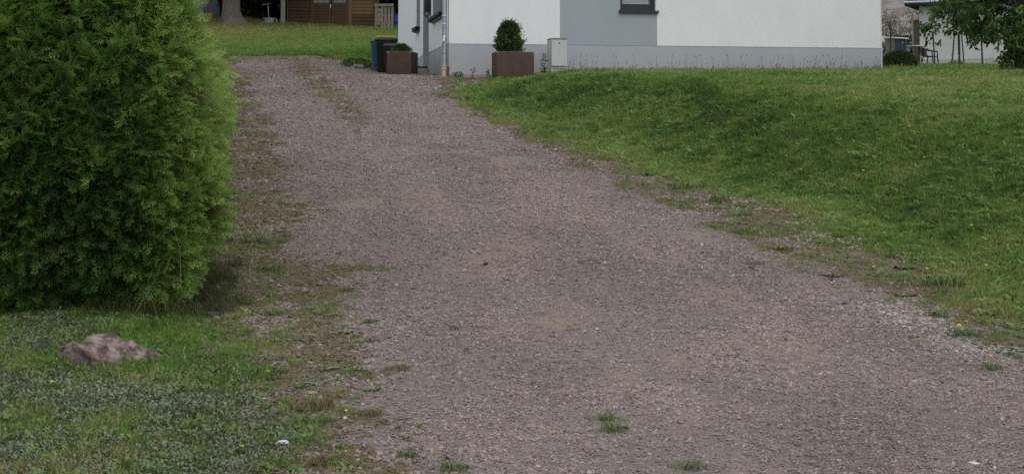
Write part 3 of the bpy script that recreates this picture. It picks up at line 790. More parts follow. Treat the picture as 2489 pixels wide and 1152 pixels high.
# box bush
def bush_points(n, rx, ry, h, prof, seed, lump=0.12):
    q = np.random.default_rng(seed)
    t = q.random(n); a = q.random(n) * 6.283
    rr = np.interp(t, *prof) * (0.35 + 0.65 * np.sqrt(q.random(n))) * (1 + lump * (2 * fbm(a * 2.2 + 3 + seed, t * 7, 3) - 1) * 2)
    P = np.stack([rx * rr * np.cos(a), ry * rr * np.sin(a), h * t], 1)
    N = np.stack([np.cos(a), np.sin(a), 0.9 + 0 * a], 1) + q.normal(size=(n, 3)) * 0.55
    return P, N, q
bz = p1.location.z + 0.60
bush = thing("box_bush", "dark green clipped box bush growing in the brown planter", "bush", (p1.location.x - 0.09, p1.location.y, bz))
P, N, q = bush_points(11000, 0.345, 0.3, 0.86, ([0, 0.1, 0.3, 0.5, 0.75, 0.92, 1.0], [0.72, 0.86, 0.96, 0.86, 0.68, 0.5, 0.22]), 5, 0.34)
ns = 150; P2, N2, _ = bush_points(ns, 0.345, 0.3, 0.86, ([0, 0.1, 0.3, 0.5, 0.75, 0.92, 1.0], [0.72, 0.88, 1.0, 0.9, 0.72, 0.54, 0.3]), 15, 0.2)
N2 = N2 / np.linalg.norm(N2, axis=1, keepdims=True); rr2 = 0.75 + 0 * P2[:, :1]
tt = q.random((ns, 14, 1)); sl = 0.07 + 0.10 * q.random((ns, 1, 1))
PS = (P2[:, None] * np.array([1.0, 1.0, 1.0]) + N2[:, None] * tt * sl + q.normal(size=(ns, 14, 3)) * 0.012).reshape(-1, 3)
NS = (N2[:, None] + q.normal(size=(ns, 14, 3)) * 0.7).reshape(-1, 3)
point_cloud_leaves(PS, NS, 0.035, 0.024, np.clip(np.repeat(q.normal(0.6, 0.2, ns), 14), 0, 1), name="shoots", mat=F_box, parent=bush)["kind"] = "stuff"
point_cloud_leaves(P, N, 0.034 + 0.05 * q.random(11000) ** 2, 0.026, np.clip(q.normal(0.45, 0.25, 11000), 0, 1), name="foliage", mat=F_box, parent=bush)
m = MB()
for k in range(7):
    a = k * 0.9; m.tube([(0, 0, -0.03), (0.1 * math.cos(a), 0.1 * math.sin(a), 0.35), (0.18 * math.cos(a), 0.18 * math.sin(a), 0.68)], [0.018, 0.012, 0.006], 6)
m.build("stem", M_twig, bush)
# plants of the other planter
pl = thing("bedding_plant", "low dark green plant with reddish flowers in the planter by the bins", "plant", (p2.location.x - 0.02, p2.location.y - 0.05, p2.location.z + 0.55))
P, N, q = bush_points(1800, 0.27, 0.3, 0.26, ([0, 0.3, 0.7, 1.0], [1.0, 0.95, 0.7, 0.25]), 8, 0.35)
point_cloud_leaves(P, N, 0.05 + 0.05 * q.random(1800), 0.022, np.clip(q.normal(0.35, 0.25, 1800), 0, 1), name="foliage", mat=F_box, parent=pl)
M_redfl = surf("faded_red_flower", (0.20, 0.045, 0.035), (0.36, 0.14, 0.12), 20, 0.8)
P, N, q = bush_points(60, 0.24, 0.25, 0.30, ([0, 0.5, 1.0], [0.9, 0.9, 0.5]), 9, 0.2)
point_cloud_leaves(P[P[:, 2] > 0.12], N[P[:, 2] > 0.12], 0.035, 0.03, q.random(int((P[:, 2] > 0.12).sum())), name="flowers", mat=M_redfl, parent=pl)["kind"] = "stuff"
# electricity cabinet
cx0, cy0, cz0 = at_depth(1340, 178, 48.35); cx1 = at_depth(1379, 178, 48.35)[0]
cab = thing("meter_cabinet", "pale grey electricity cabinet standing against the house wall", "cabinet", ((cx0 + cx1) / 2, 48.35, cz0 - 0.12), R(10))
cw = cx1 - cx0; ch = 0.985
m = MB(); m.span(-cw / 2, cw / 2, 0, 0.55, 0, ch, 0.006); m.build("body", M_cab, cab)
m = MB(); m.span(-cw / 2 + 0.012, cw / 2 - 0.012, -0.014, -0.002, 0.30, ch - 0.035, 0.004); d = m.build("door", M_cab, cab)
m = MB(); m.lathe([(0.016, 0), (0.016, 0.014)], (0, 0, 0), 12); l = m.build("lock", M_anth, d); l.location = (0, -0.012, ch - 0.10); l.rotation_euler = (R(90), 0, 0)
m = MB(); m.span(-cw / 2 - 0.008, cw / 2 + 0.008, -0.02, 0.555, ch + 0.001, ch + 0.026, 0.005); m.build("cap", M_cabtop, cab)
m = MB(); m.span(-cw / 2 - 0.004, cw / 2 + 0.004, -0.017, -0.002, 0.275, 0.287); m.build("seam", M_rust, cab)
m = MB(); m.span(-cw / 2 + 0.02, cw / 2 - 0.02, -0.015, -0.002, 0.222, 0.232); m.build("seam", M_rust, cab)
# wheelie bins
def bin_(label, px, pyb, Y, h, w, mat, lidmat, yaw):
    x, _, z = at_depth(px, pyb, Y)
    t = thing("wheelie_bin", label, "bin", (x, Y, min(z, tzf(x, Y)) - 0.01), yaw, "bins by the house entrance")
    bm = bmesh.new()
    prof = [(0.03, 0.40, 0.36), (0.06, 0.41, 0.38), (h * 0.8, 0.49, 0.48), (h * 0.82, 0.5, 0.5), (h * 0.9, 0.5, 0.5)]
    rings = []
    for z_, a, b in prof:
        a *= w; b *= w * 1.1; c = 0.05; r = []
        for sx_, sy_ in ((1, 1), (-1, 1), (-1, -1), (1, -1)):
            for k in range(4):
                an = math.atan2(sy_, sx_) - math.pi / 4 + k * math.pi / 6
                r.append(bm.verts.new((sx_ * (a - c) + c * math.cos(an), sy_ * (b - c) + c * math.sin(an), z_)))
        rings.append(r)
    for r0, r1 in zip(rings, rings[1:]):
        for k in range(16): bm.faces.new((r0[k], r0[(k + 1) % 16], r1[(k + 1) % 16], r1[k]))
    bm.faces.new(rings[0][::-1]); bm.faces.new(rings[-1])
    q = MB(); q.bm.free(); q.bm = bm; q.build("body", mat, t, True)
    bm = bmesh.new(); rings = []
    for z_, s in ((h * 0.895, 1.06), (h * 0.915, 1.1), (h * 0.94, 1.08), (h * 0.985, 0.88), (h, 0.6)):
        a = 0.5 * w * s; b = 0.55 * w * s; c = 0.05; r = []
        for sx_, sy_ in ((1, 1), (-1, 1), (-1, -1), (1, -1)):
            for k in range(4):
                an = math.atan2(sy_, sx_) - math.pi / 4 + k * math.pi / 6
                r.append(bm.verts.new((sx_ * (a - c) + c * math.cos(an), sy_ * (b - c) + c * math.sin(an), z_)))
        rings.append(r)
    for r0, r1 in zip(rings, rings[1:]):
        for k in range(16): bm.faces.new((r0[k], r0[(k + 1) % 16], r1[(k + 1) % 16], r1[k]))
    bm.faces.new(rings[0][::-1]); bm.faces.new(rings[-1])
    q = MB(); q.bm.free(); q.bm = bm; lid = q.build("lid", M_blackplastic, t, True)
    if lidmat is not M_blackplastic:
        c = MB(); c.box((0, 0, h * 1.0), (w * 0.9, w * 0.98, h * 0.06), 0.012); c.build("lid_panel", lidmat, lid)
    m = MB(); m.tube([(-w * 0.42, w * 0.62, h * 0.9), (w * 0.42, w * 0.62, h * 0.9)], 0.014, 8); m.build("handle", M_blackplastic, t)
    for s in (-1, 1):
        m = MB(); m.tube([(s * w * 0.42 - 0.02, w * 0.46, 0.09), (s * w * 0.42 + 0.02, w * 0.46, 0.09)], 0.09, 16); m.build("wheel", M_blackplastic, t)
    return t
bin_("blue bodied wheelie bin with dark lid, hindmost of the bins", 923, 176, 53.6, 0.93, 0.50, M_blue, M_blackplastic, R(4))
bin_("black wheelie bin with yellow lid standing beside the blue bin", 938, 178, 52.8, 1.0, 0.58, M_blackplastic, M_yellow, R(4))
bin_("small black bin with dark lid between yellow lidded bin and planter", 953, 178, 51.9, 0.84, 0.42, M_blackplastic, M_blackplastic, R(-4))

# ================================================================== HEDGE
hd = Vector((-0.196, 0.98)); hr = Vector((0.98, 0.196)); HC = Vector((-3.49, 14.62)); HW = 1.5; HRAD = 0.95; HLEN = 38.0; HTOP = 3.9
def hedge_outline(s):
    """s runs from the far right end, round the near end, to the left side"""
    straight = HLEN - HRAD; arc = HRAD * math.pi / 2; front = 2 * (HW - HRAD)
    s = np.asarray(s, float)
    a = np.clip((s - straight) / arc, 0, 1) * (math.pi / 2)
    a2 = np.clip((s - straight - arc - front) / arc, 0, 1) * (math.pi / 2)
    along = np.where(s < straight, HLEN - s, HRAD); side = np.full_like(s, HW)
    nal = np.zeros_like(s); nsd = np.ones_like(s)
    k = s >= straight
    side = np.where(k, HW - HRAD + HRAD * np.cos(a), side); along = np.where(k, HRAD - HRAD * np.sin(a), along)
    nsd = np.where(k, np.cos(a), nsd); nal = np.where(k, -np.sin(a), nal)
    k = s >= straight + arc
    side = np.where(k, HW - HRAD - np.clip(s - straight - arc, 0, front), side)
    k = s >= straight + arc + front
    side = np.where(k, -(HW - HRAD) - HRAD * np.sin(a2), side); along = np.where(k, HRAD - HRAD * np.cos(a2), along)
    nsd = np.where(k, -np.sin(a2), nsd); nal = np.where(k, -np.cos(a2), nal)
    return along, side, nal, nsd
HPROF = ([0, 0.2, 0.5, 0.8, 1.1, 1.5, 2.0, 2.55, 3.2, 3.9], [-0.60, -0.54, -0.44, -0.37, -0.33, -0.37, -0.48, -0.72, -1.0, -1.4])
def hedge_surface(s, z, depth):
    al, sd, na, ns = hedge_outline(s)
    lump = 0.34 * (fbm(s * 1.1 + 4, z * 1.3 + 2, 3) - 0.5) + 0.24 * (fbm(s * 3.3 + 14, z * 3.1, 2) - 0.5)
    off = np.interp(z, *HPROF) + lump + depth
    al = al + na * off; sd = sd + ns * off
    x = HC.x + hd.x * al + hr.x * sd; y = HC.y + hd.y * al + hr.y * sd
    nx = hd.x * na + hr.x * ns; ny = hd.y * na + hr.y * ns
    return x, y, nx, ny
hedge = thing("thuja_hedge", "tall dense green thuja hedge along the left side of the driveway", "hedge", (HC.x, HC.y, tzf(HC.x, HC.y)))
hz0 = hedge.location.z
S_END = HLEN - HRAD + HRAD * math.pi + 2 * (HW - HRAD) - 0.3
def hedge_scatter():
    groups = []
    # (s range, count, size)
    s0 = HLEN - 3.2
    for lo, hi, n, a, b in ((s0, S_END, 58000, 0.11, 0.31), (HLEN - 14, s0, 14000, 0.2, 0.38), (0.0, HLEN - 14, 9000, 0.25, 0.42)):
        s = lo + (hi - lo) * rng.random(n); z = 0.03 + (HTOP - 0.03) * rng.random(n) ** 0.95
        dep = -0.34 * rng.random(n) ** 2.4 - 0.02
        x, y, nx, ny = hedge_surface(s, z, dep)
        zz = tz(x, y) + z
        # growth direction: outward and up, drooping a little low down
        up = rng.normal(0.2, 0.5, n) - 0.45 * sstep(0.9, 0.2, z)
        dx = nx + rng.normal(0, 0.55, n); dy = ny + rng.normal(0, 0.55, n)
        ln = np.sqrt(dx * dx + dy * dy + up * up)
        yaw = np.arctan2(dy, dx); pit = -np.arcsin(np.clip(up / ln, -1, 1)); roll = rng.normal(0.0, 0.9, n)
        sc = a + (b - a) * rng.random(n) ** 1.4
        # skylit drive side and shaded end put into the tint, with some young growth
        lit_fresh = sstep(-0.25, 0.75, nx) * (0.55 + 0.9 * (fbm(s * 0.8 + 40, z * 0.8, 3) - 0.3))
        ti = np.clip(0.19 + 0.82 * lit_fresh + 0.12 * sstep(1.2, 2.6, z) * sstep(-0.6, 0.6, nx) + rng.normal(0, 0.16, n) + 0.5 * (fbm(s * 2.1, z * 2.1, 3) - 0.5), 0, 1)
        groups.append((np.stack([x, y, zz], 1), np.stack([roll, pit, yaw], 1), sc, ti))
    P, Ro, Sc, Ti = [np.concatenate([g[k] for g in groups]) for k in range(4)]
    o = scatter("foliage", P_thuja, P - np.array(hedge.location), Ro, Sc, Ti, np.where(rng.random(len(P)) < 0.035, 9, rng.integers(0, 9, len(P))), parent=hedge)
hedge_scatter()
# woody inside of the hedge
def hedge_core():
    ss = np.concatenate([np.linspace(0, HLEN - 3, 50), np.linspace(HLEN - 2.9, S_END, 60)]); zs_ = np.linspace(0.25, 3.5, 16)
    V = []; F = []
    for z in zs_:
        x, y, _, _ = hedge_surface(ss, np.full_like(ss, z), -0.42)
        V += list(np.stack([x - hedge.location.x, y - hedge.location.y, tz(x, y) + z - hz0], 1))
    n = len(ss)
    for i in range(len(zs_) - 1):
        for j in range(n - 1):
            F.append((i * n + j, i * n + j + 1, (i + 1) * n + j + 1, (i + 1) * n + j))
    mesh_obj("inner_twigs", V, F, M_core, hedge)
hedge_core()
for k in range(7):
    al = 0.9 + k * 1.1; x = HC.x + hd.x * al + 0.1; y = HC.y + hd.y * al
    m = MB(); m.tube([(0, 0, -0.1), (0.03, 0.02, 0.9), (0.0, 0.05, 3.2)], [0.09, 0.07, 0.03], 8)
    o = m.build("trunk", M_twig, hedge); o.location = (x - hedge.location.x, y - hedge.location.y, tzf(x, y) - hz0)

# ================================================================== GROUND COVER (uncountable)
def keep_out(X, Y):
    """inside the house or the hedge foot"""
    u = (X - hx) * HD.x + (Y - hy) * HD.y; v = (X - hx) * HN.x + (Y - hy) * HN.y
    return (u > -0.05) & (u < UL + 0.02) & (v > -0.06) & (v < vC)
def in_view(X, Y, pad=0.02):
    return np.abs(X / np.maximum(Y, 1)) < 0.2706 + pad
def tufts(name, P, lawn_p, leafy_p, size, tint_f):
    n = len(P); r = rng.random(n)
    idx = np.where(r < leafy_p, 4 + rng.integers(0, 2, n), rng.integers(0, 4, n))
    rot = np.stack([rng.normal(0, 0.15, n), rng.normal(0, 0.15, n), rng.random(n) * 6.283], 1)
    return scatter(name, P_grass + P_leafy, P, rot, size * (0.65 + 0.7 * rng.random(n)), np.clip(tint_f, 0, 1), idx)
def sample(x0, x1, y0, y1, dens):
    n = int((x1 - x0) * (y1 - y0) * dens)
    return x0 + (x1 - x0) * rng.random(n), y0 + (y1 - y0) * rng.random(n)
def near_line(X, Y, pts, w):
    best = np.zeros(len(X))
    for (ax, ay), (bx_, by_) in zip(pts, pts[1:]):
        t = np.clip(((X - ax) * (bx_ - ax) + (Y - ay) * (by_ - ay)) / ((bx_ - ax) ** 2 + (by_ - ay) ** 2), 0, 1)
        best = np.maximum(best, np.exp(-((X - ax - t * (bx_ - ax)) ** 2 + ((Y - ay - t * (by_ - ay)) * 0.45) ** 2) / w ** 2))
    return best
DARK_BAND = [ground_at(*p)[:2] for p in ((1190, 215), (1380, 235), (1560, 260), (1760, 290), (1900, 330))]  # line across the bank along which the grass tint is darker
PALE = [ground_at(*p)[:2] for p in ((1650, 420), (1850, 370), (1980, 250), (2250, 195), (2480, 200))]
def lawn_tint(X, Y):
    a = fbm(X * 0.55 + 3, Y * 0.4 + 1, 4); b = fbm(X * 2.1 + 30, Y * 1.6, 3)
    return 0.61 - 0.40 * near_line(X, Y, DARK_BAND, 1.7) + 0.16 * near_line(X, Y, PALE, 1.5) + 1.05 * (a - 0.5) + 1.1 * (b - 0.5) + rng.normal(0, 0.2, len(X))
def right_lawn():
    Ps = []; Ss = []; Ti = []
    for y0, y1, dens, sz in ((12.5, 20, 420, 0.95), (20, 28, 300, 1.05), (28, 38, 190, 1.2), (38, 50.5, 110, 1.45)):
        X, Y = sample(-1.6, 14.5, y0, y1, dens)
        ed = X - x_lawn(np.minimum(Y, 48.6)) + (fbm(X * 1.4, Y * 1.4, 3) - 0.5) * 1.1
        thin = sstep(-0.25, 0.55, ed)
        bare = sstep(0.60, 0.75, fbm(X * 1.7 + 80, Y * 1.2 + 5, 3)) * 0.45
        k = (rng.random(len(X)) < thin - bare) & in_view(X, Y) & ~keep_out(X, Y)
        X, Y = X[k], Y[k]; ed = ed[k]
        Ps.append(np.stack([X, Y, tz(X, Y) - 0.015], 1)); Ss.append(np.full(len(X), sz))
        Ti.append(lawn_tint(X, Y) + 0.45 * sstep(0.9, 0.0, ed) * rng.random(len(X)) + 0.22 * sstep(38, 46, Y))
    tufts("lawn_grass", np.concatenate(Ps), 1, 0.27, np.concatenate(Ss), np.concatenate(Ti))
    o = bpy.data.objects["lawn_grass"]; tag(o, "mown green grass on the bank to the right of the driveway", "grass")
right_lawn()
def back_lawn():
    X, Y = sample(-15, -2.2, 53.5, 84, 75)
    k = (X < -2.2) & in_view(X, Y) & ~keep_out(X, Y) & ((Y > 59.6 + 0.5 * fbm(X, Y)) | (X > drive_r(Y) - 0.15 + 0.5 * (fbm(X * 2, Y * 2) - 0.5))) & ~((X > -4.6) & (Y < 55.0))
    X, Y = X[k], Y[k]
    ti = 0.62 + 0.9 * (fbm(X * 0.3, Y * 0.35 + 7, 3) - 0.5) + rng.normal(0, 0.12, len(X)) + 0.35 * sstep(66, 78, Y) * sstep(-7, -11, X)
    tufts("grass", np.stack([X, Y, tz(X, Y) - 0.02], 1), 1, 0.08, np.full(len(X), 1.6), ti)
    tag(bpy.data.objects["grass"], "bright mown grass behind the driveway in front of the shed", "grass")
back_lawn()
def terrace_grass():
    X, Y = sample(9.5, 24, 50, 88, 42)
    k = in_view(X, Y) & ~keep_out(X, Y)
    X, Y = X[k], Y[k]
    o = tufts("meadow_grass", np.stack([X, Y, tz(X, Y) - 0.02], 1), 1, 0.1, np.full(len(X), 1.7), 0.5 + 0.6 * (fbm(X * 0.5, Y * 0.5) - 0.5) + rng.normal(0, 0.12, len(X)))
    tag(o, "rough grass on the terrace in front of the neighbouring house", "grass")
terrace_grass()
def left_green():
    X, Y = sample(-4.6, -0.9, 9.3, 16.5, 1300)
    ed = x_green_l(Y) - X + (fbm(X * 2.3 + 9, Y * 2.0, 3) - 0.5) * 0.8
    thin = sstep(-0.45, 0.75, ed) * (0.45 + 0.8 * sstep(0.35, 0.6, fbm(X * 1.9 + 50, Y * 1.7 + 20, 3)))
    k = rng.random(len(X)) < thin
    X, Y = X[k], Y[k]
    f = fbm(X * 1.1 + 12, Y * 0.9 + 2, 3) + 0.30 * sstep(12.6, 10.6, Y) - 0.12
    g = f + rng.normal(0, 0.13, len(X)) - 0.2 * np.exp(-((X + 2.85) / 0.55) ** 2 - ((Y - 13.2) / 0.4) ** 2) > 0.54
    A, B = X[g], Y[g]
    n = len(A)
    o = scatter("groundcover", P_mat, np.stack([A, B, tz(A, B) - 0.008], 1), np.stack([rng.normal(0, 0.2, n), rng.normal(0, 0.2, n), rng.random(n) * 6.28], 1), 0.9 + 0.7 * rng.random(n), np.clip(0.45 + 0.8 * (fbm(A * 3, B * 3) - 0.5) + rng.normal(0, 0.2, n), 0, 1), rng.integers(0, 3, n))
    tag(o, "grey green creeping ground cover in the lower left corner", "ground cover")
    A, B = X[~g], Y[~g]
    rx_, ry_, _z = ground_at(272, 898)
    o = tufts("verge_grass", np.stack([A, B, tz(A, B) - 0.012], 1), 1, 0.12, 0.85 + 0.25 * np.exp(-((A - rx_) / 0.5) ** 2 - ((B - ry_ + 0.03) / 0.22) ** 2), 0.68 + 1.5 * (fbm(A * 1.7 + 3, B * 1.5) - 0.5) + rng.normal(0, 0.2, len(A)))
    tag(o, "short green grass around the pink rock below the hedge", "grass")
left_green()
def hedge_foot():
    n = 1000
    s = HLEN - 5 + (S_END - 2.0 - HLEN + 5) * rng.random(n)
    x, y, nx, ny = hedge_surface(s, np.full(n, 0.4), rng.normal(0.0, 0.2, n))
    z = tz(x, y) - 0.01
    ti = np.clip(rng.normal(0.35, 0.25, n), 0, 1)
    o = scatter("dry_grass", P_dry, np.stack([x, y, z], 1), np.stack([rng.normal(0, 0.2, n), rng.normal(0, 0.2, n), rng.random(n) * 6.28], 1), 0.75 + 0.95 * rng.random(n) ** 2, ti, rng.integers(0, 2, n))
    tag(o, "dry brownish grass at the foot of the hedge", "grass")
hedge_foot()
def verge_weeds():
    """small moss tufts and seedlings scattered over both verges of the driveway"""
    Xa, Ya = sample(-9.5, 5.2, 9.3, 60, 330)
    moss, sand, wl, wr = verge_masks(Xa, Ya)
    inside = (Xa > drive_l(Ya) + 0.1) & (Xa < drive_r(Ya) - 0.05)
    patch = sstep(0.50, 0.66, fbm(Xa * 2.6 + 70, Ya * 2.0 + 12, 3))
    p = (np.where(Ya > 30, np.maximum(wl, wr) * 0.9 + 0.08, 1) * moss * 0.8 + 0.006) * (0.2 + patch) * np.where(Ya > 26, 0.35, 1.0)
    k = inside & in_view(Xa, Ya) & (rng.random(len(Xa)) < p)
    X, Y = Xa[k], Ya[k]; n = len(X)
    idx = np.where(rng.random(n) < 0.38, rng.integers(4, 7, n), rng.integers(0, 4, n))
    sz = (0.3 + 0.5 * rng.random(n)) * np.where(Y > 30, 1.4, 1.0)
    o = scatter("small_weeds", P_grass + P_mat[:2] + P_leafy[:1], np.stack([X, Y, drive_z(X, Y) - 0.008], 1), np.stack([rng.normal(0, 0.2, n), rng.normal(0, 0.2, n), rng.random(n) * 6.28], 1), sz, np.clip(rng.normal(0.55, 0.3, n), 0, 1), idx)
    tag(o, "tiny weeds and moss tufts growing through the gravel verges", "weeds")
verge_weeds()
def gravel():
    Ps = []; Ss = []; Ti = []
    for y0, y1, dens, a, b in ((9.3, 13.5, 7000, 0.007, 0.025), (13.5, 18, 4600, 0.009, 0.029), (18, 26, 2200, 0.012, 0.034), (26, 38, 800, 0.016, 0.045), (38, 59, 250, 0.022, 0.06)):
        xl, xr = float(np.min(drive_l(np.array([y0, y1])))), float(np.max(drive_r(np.array([y0, y1]))))
        X, Y = sample(xl, xr, y0, y1, dens)
        moss, sand, wl, wr = verge_masks(X, Y)
        clump = fbm(X * 1.3 + 22, Y * 0.8 + 40, 4)
        p = 0.5 + 0.7 * sstep(0.4, 0.62, clump) - 0.42 * sand - 0.3 * moss
        k = (X > drive_l(Y) + 0.05) & (X < drive_r(Y) - 0.05) & in_view(X, Y, 0.01) & (rng.random(len(X)) < p)
        X, Y = X[k], Y[k]; wl, wr, moss = wl[k], wr[k], moss[k]; n = len(X)
        s = (a + (b - a) * rng.random(n) ** 2.6) * (1 + 0.35 * wl)
        big = rng.random(n) < 0.012
        s = np.where(big, s * 1.8, s)
        ti = np.clip(rng.normal(0.50, 0.17, n) + 0.5 * (fbm(X * 0.7 + 90, Y * 0.45 + 15, 4) - 0.5) + 0.10 * wheel_tracks(X, Y), 0.12, 0.84)
        def seg(p0, p1, w):
            (ax, ay), (bx_, by_) = on_slope(*p0), on_slope(*p1)
            t = np.clip(((X - ax) * (bx_ - ax) + (Y - ay) * (by_ - ay)) / ((bx_ - ax) ** 2 + (by_ - ay) ** 2), 0, 1)
            return np.exp(-((X - ax - t * (bx_ - ax)) ** 2 + (Y - ay - t * (by_ - ay)) ** 2) / w ** 2)
        slate = 0.36 * seg((2140, 745), (2390, 850), 0.3) + 0.4 * seg((1760, 470), (2080, 600), 0.3) + 0.35 * seg((1080, 215), (1180, 200), 0.5)
        s = s * (1 + 0.7 * slate)
        pale = rng.random(n) < 0.02 + slate + 0.22 * sstep(0.45, 0.62, fbm(X * 1.6 + 3, Y * 1.1 + 77, 3)) * wr
        ti = np.where(pale, 0.86 + 0.12 * rng.random(n), np.maximum(0.12, ti - 0.10 * wl))
        mossy = rng.random(n) < 0.8 * sstep(0.25, 0.8, moss)
        ti = np.where(mossy, 0.1 * rng.random(n), ti)
        Ps.append(np.stack([X, Y, drive_z(X, Y) + s * 0.12], 1))
        Ss.append(np.stack([s * (0.8 + 0.6 * rng.random(n)), s * (0.8 + 0.4 * rng.random(n)), s * (0.6 + 0.5 * rng.random(n))], 1)); Ti.append(ti)
    P = np.concatenate(Ps); n = len(P)
    o = scatter("gravel", P_stone, P, np.stack([rng.normal(0, 0.3, n), rng.normal(0, 0.3, n), rng.random(n) * 6.28], 1), np.concatenate(Ss), np.concatenate(Ti), rng.integers(0, 6, n))
    tag(o, "loose mauve gravel covering the driveway", "gravel")
    print("gravel", n)
gravel()

# ================================================================== SHED AND THINGS BEHIND THE BACK LAWN
YS = 79.0
def sx_at(px): return at_depth(px, 60, YS)[0]
zsh = at_depth(800, 74, YS)[2] - 0.12
shx0, shx1 = sx_at(697), sx_at(911)
shed = thing("garden_shed", "brown wooden garden shed with double doors at the back of the lawn", "shed", ((shx0 + shx1) / 2, YS, zsh))
sc_ = (shx0 + shx1) / 2
BH = 0.145
def boards(xa, xb, y, z0, z1, mats, thick=0.022, parent=shed):
    me = {}
    k = 0; z = z0
    while z < z1 - 0.02:
        mt = mats(k)
        if mt.name not in me:
            b = MB(); b.box((0, 0, 0), (xb - xa, thick, BH - 0.012), 0.007); o = b.build("board", mt, parent); me[mt.name] = o.data
        else:
            o = bpy.data.objects.new("board", me[mt.name]); COL.objects.link(o); o.parent = parent
        o.location = ((xa + xb) / 2 - sc_, y + 0.004 * ((k * 7) % 3 - 1), z + BH / 2); o.rotation_euler = (R(-4), 0, R(0.15 * ((k * 5) % 3 - 1)))
        z += BH; k += 1
xd0, xdm, xd1 = sx_at(757), sx_at(805), sx_at(846)
boards(shx0 + 0.02, xd0 - 0.05, 0, 0.05, 2.2, lambda k: M_shed)
boards(xd1 + 0.16, shx1 - 0.02, 0, 0.05, 2.2, lambda k: M_shed if k < 5 else M_shed2)
m = MB(); m.span(shx0 - sc_, shx1 - sc_, 0.03, 2.6, -0.5, 2.2); m.build("wall", M_shed, shed)
for xa, xb in ((xd0, xdm - 0.015), (xdm + 0.015, xd1)):
    zdt = at_depth(800, 8, YS)[2] - zsh
    b = MB(); b.span(xa - sc_, xb - sc_, -0.03, 0.0, 0.06, zdt); dr = b.build("door", M_shed, shed)
    z = 0.08
    while z < zdt - 0.05:
        b = MB(); b.box(((xa + xb) / 2 - sc_, -0.038, z + 0.055), (xb - xa - 0.16, 0.014, 0.10), 0.004); b.build("plank", M_shed, dr); z += 0.115
    for x0 in (xa, xb - 0.09):
        b = MB(); b.span(x0 - sc_, x0 + 0.09 - sc_, -0.052, -0.031, 0.06, 2.0, 0.004); b.build("stile", M_shedframe, dr)
    b = MB(); b.span(xa + 0.09 - sc_, xb - 0.09 - sc_, -0.05, -0.031, zdt - 0.06, zdt, 0.004); b.build("rail", M_shedframe, dr)
    b = MB(); b.span(xa + 0.09 - sc_, xb - 0.09 - sc_, -0.028, -0.02, zdt, 1.95); w = b.build("pane", M_glass, dr)
    for t in (0.33, 0.67):
        xm = xa + (xb - xa) * t - sc_
        b = MB(); b.span(xm - 0.012, xm + 0.012, -0.042, -0.029, zdt, 1.95); b.build("glazing_bar", M_shedframe, dr)
b = MB(); b.tube([(xdm - sc_ - 0.03, -0.09, 1.02), (xdm - sc_ - 0.02, -0.09, 1.2)], 0.012, 8); b.tube([(xdm - sc_ - 0.02, -0.09, 1.12), (xdm - sc_ - 0.02, -0.03, 1.12)], 0.01, 6); b.build("door_handle", M_paleplastic, shed)
for xx, w, mt in ((shx0, 0.05, M_shed2), (xd0 - 0.05, 0.07, M_shedframe), (xd1 + 0.01, 0.15, M_shed2), (shx1 - 0.06, 0.07, M_shed)):
    b = MB(); b.span(xx - sc_, xx + w - sc_, -0.045, -0.015, 0.0, 2.2, 0.005); b.build("corner_post", mt, shed)
bm = bmesh.new(); va = []
for y in (-0.5, 2.9):
    for x, z in ((-2.3, 2.1), (0, 3.0), (2.3, 2.1), (2.3, 2.2), (0, 3.12), (-2.3, 2.2)): va.append(bm.verts.new((x, y, z)))
a_, b_ = va[:6], va[6:]
for k in range(6): bm.faces.new((a_[k], a_[(k + 1) % 6], b_[(k + 1) % 6], b_[k]))
bm.faces.new((a_[0], a_[1], a_[4], a_[5])); bm.faces.new((a_[1], a_[2], a_[3], a_[4])); bm.faces.new((b_[5], b_[4], b_[1], b_[0])); bm.faces.new((b_[4], b_[3], b_[2], b_[1]))
q = MB(); q.bm.free(); q.bm = bm; q.build("roof", M_roof, shed)
# grey board leaning at the shed's corner
x, y, z = at_depth(687.5, 66, 78.6)
b = MB(); b.box((0, 0, 1.1), (0.18, 0.12, 2.6), 0.01)
o = b.build("grey_post", M_greyboard); o.location = (x, y, z - 0.2); tag(o, "weathered grey wooden post at the left corner of the shed", "post")
# pallet
x0, y0, z0 = at_depth(910, 80, 78.4); x1 = at_depth(956.5, 80, 78.4)[0]; ztop = at_depth(930, 9, 78.4)[2]
pal = thing("pallet", "weathered wooden pallet standing upright beside the shed", "pallet", ((x0 + x1) / 2, y0, z0 - 0.03), 0)
pw, phh = x1 - x0, ztop - z0 + 0.03
for k, t in enumerate((0.40, 0.57, 0.75, 0.93)):
    b = MB(); b.box((-pw / 2 + pw * t, 0.02, phh / 2 + 0.01 * (k % 2)), (0.105, 0.022, phh - 0.04), 0.004, (0, R(0.4 * (k - 1)), 0)); b.build("slat", M_pallet, pal)
b = MB(); b.box((-pw / 2 + 0.055, 0.02, phh / 2), (0.08, 0.022, phh - 0.04), 0.004); b.build("slat", M_pallet, pal)
for z in (phh - 0.07, 0.19):
    b = MB(); b.box((0, -0.005, z), (pw, 0.024, 0.115), 0.004); b.build("cross_board", M_pallet, pal)
for z in (phh * 0.34, phh * 0.6):
    b = MB(); b.box((0, 0.045, z), (pw, 0.024, 0.1), 0.004); b.build("cross_board", M_pallet, pal)
for k in range(9):      # split logs stacked behind the pallet
    x, y, z = at_depth(919 + (k % 2) * 6, 70 - (k // 2) * 11, 79.6)
    b = MB(); b.tube([(-0.02, -0.4, 0), (0.02, 0.4, 0.01)], 0.085 + 0.01 * (k % 3), 7)
    o = b.build("log", M_firewood); o.location = (x, 79.75, z); o.rotation_euler = (0, k * 0.7, 0)
    tag(o, "cut firewood log stacked behind the upright pallet", "log", "firewood behind the pallet")
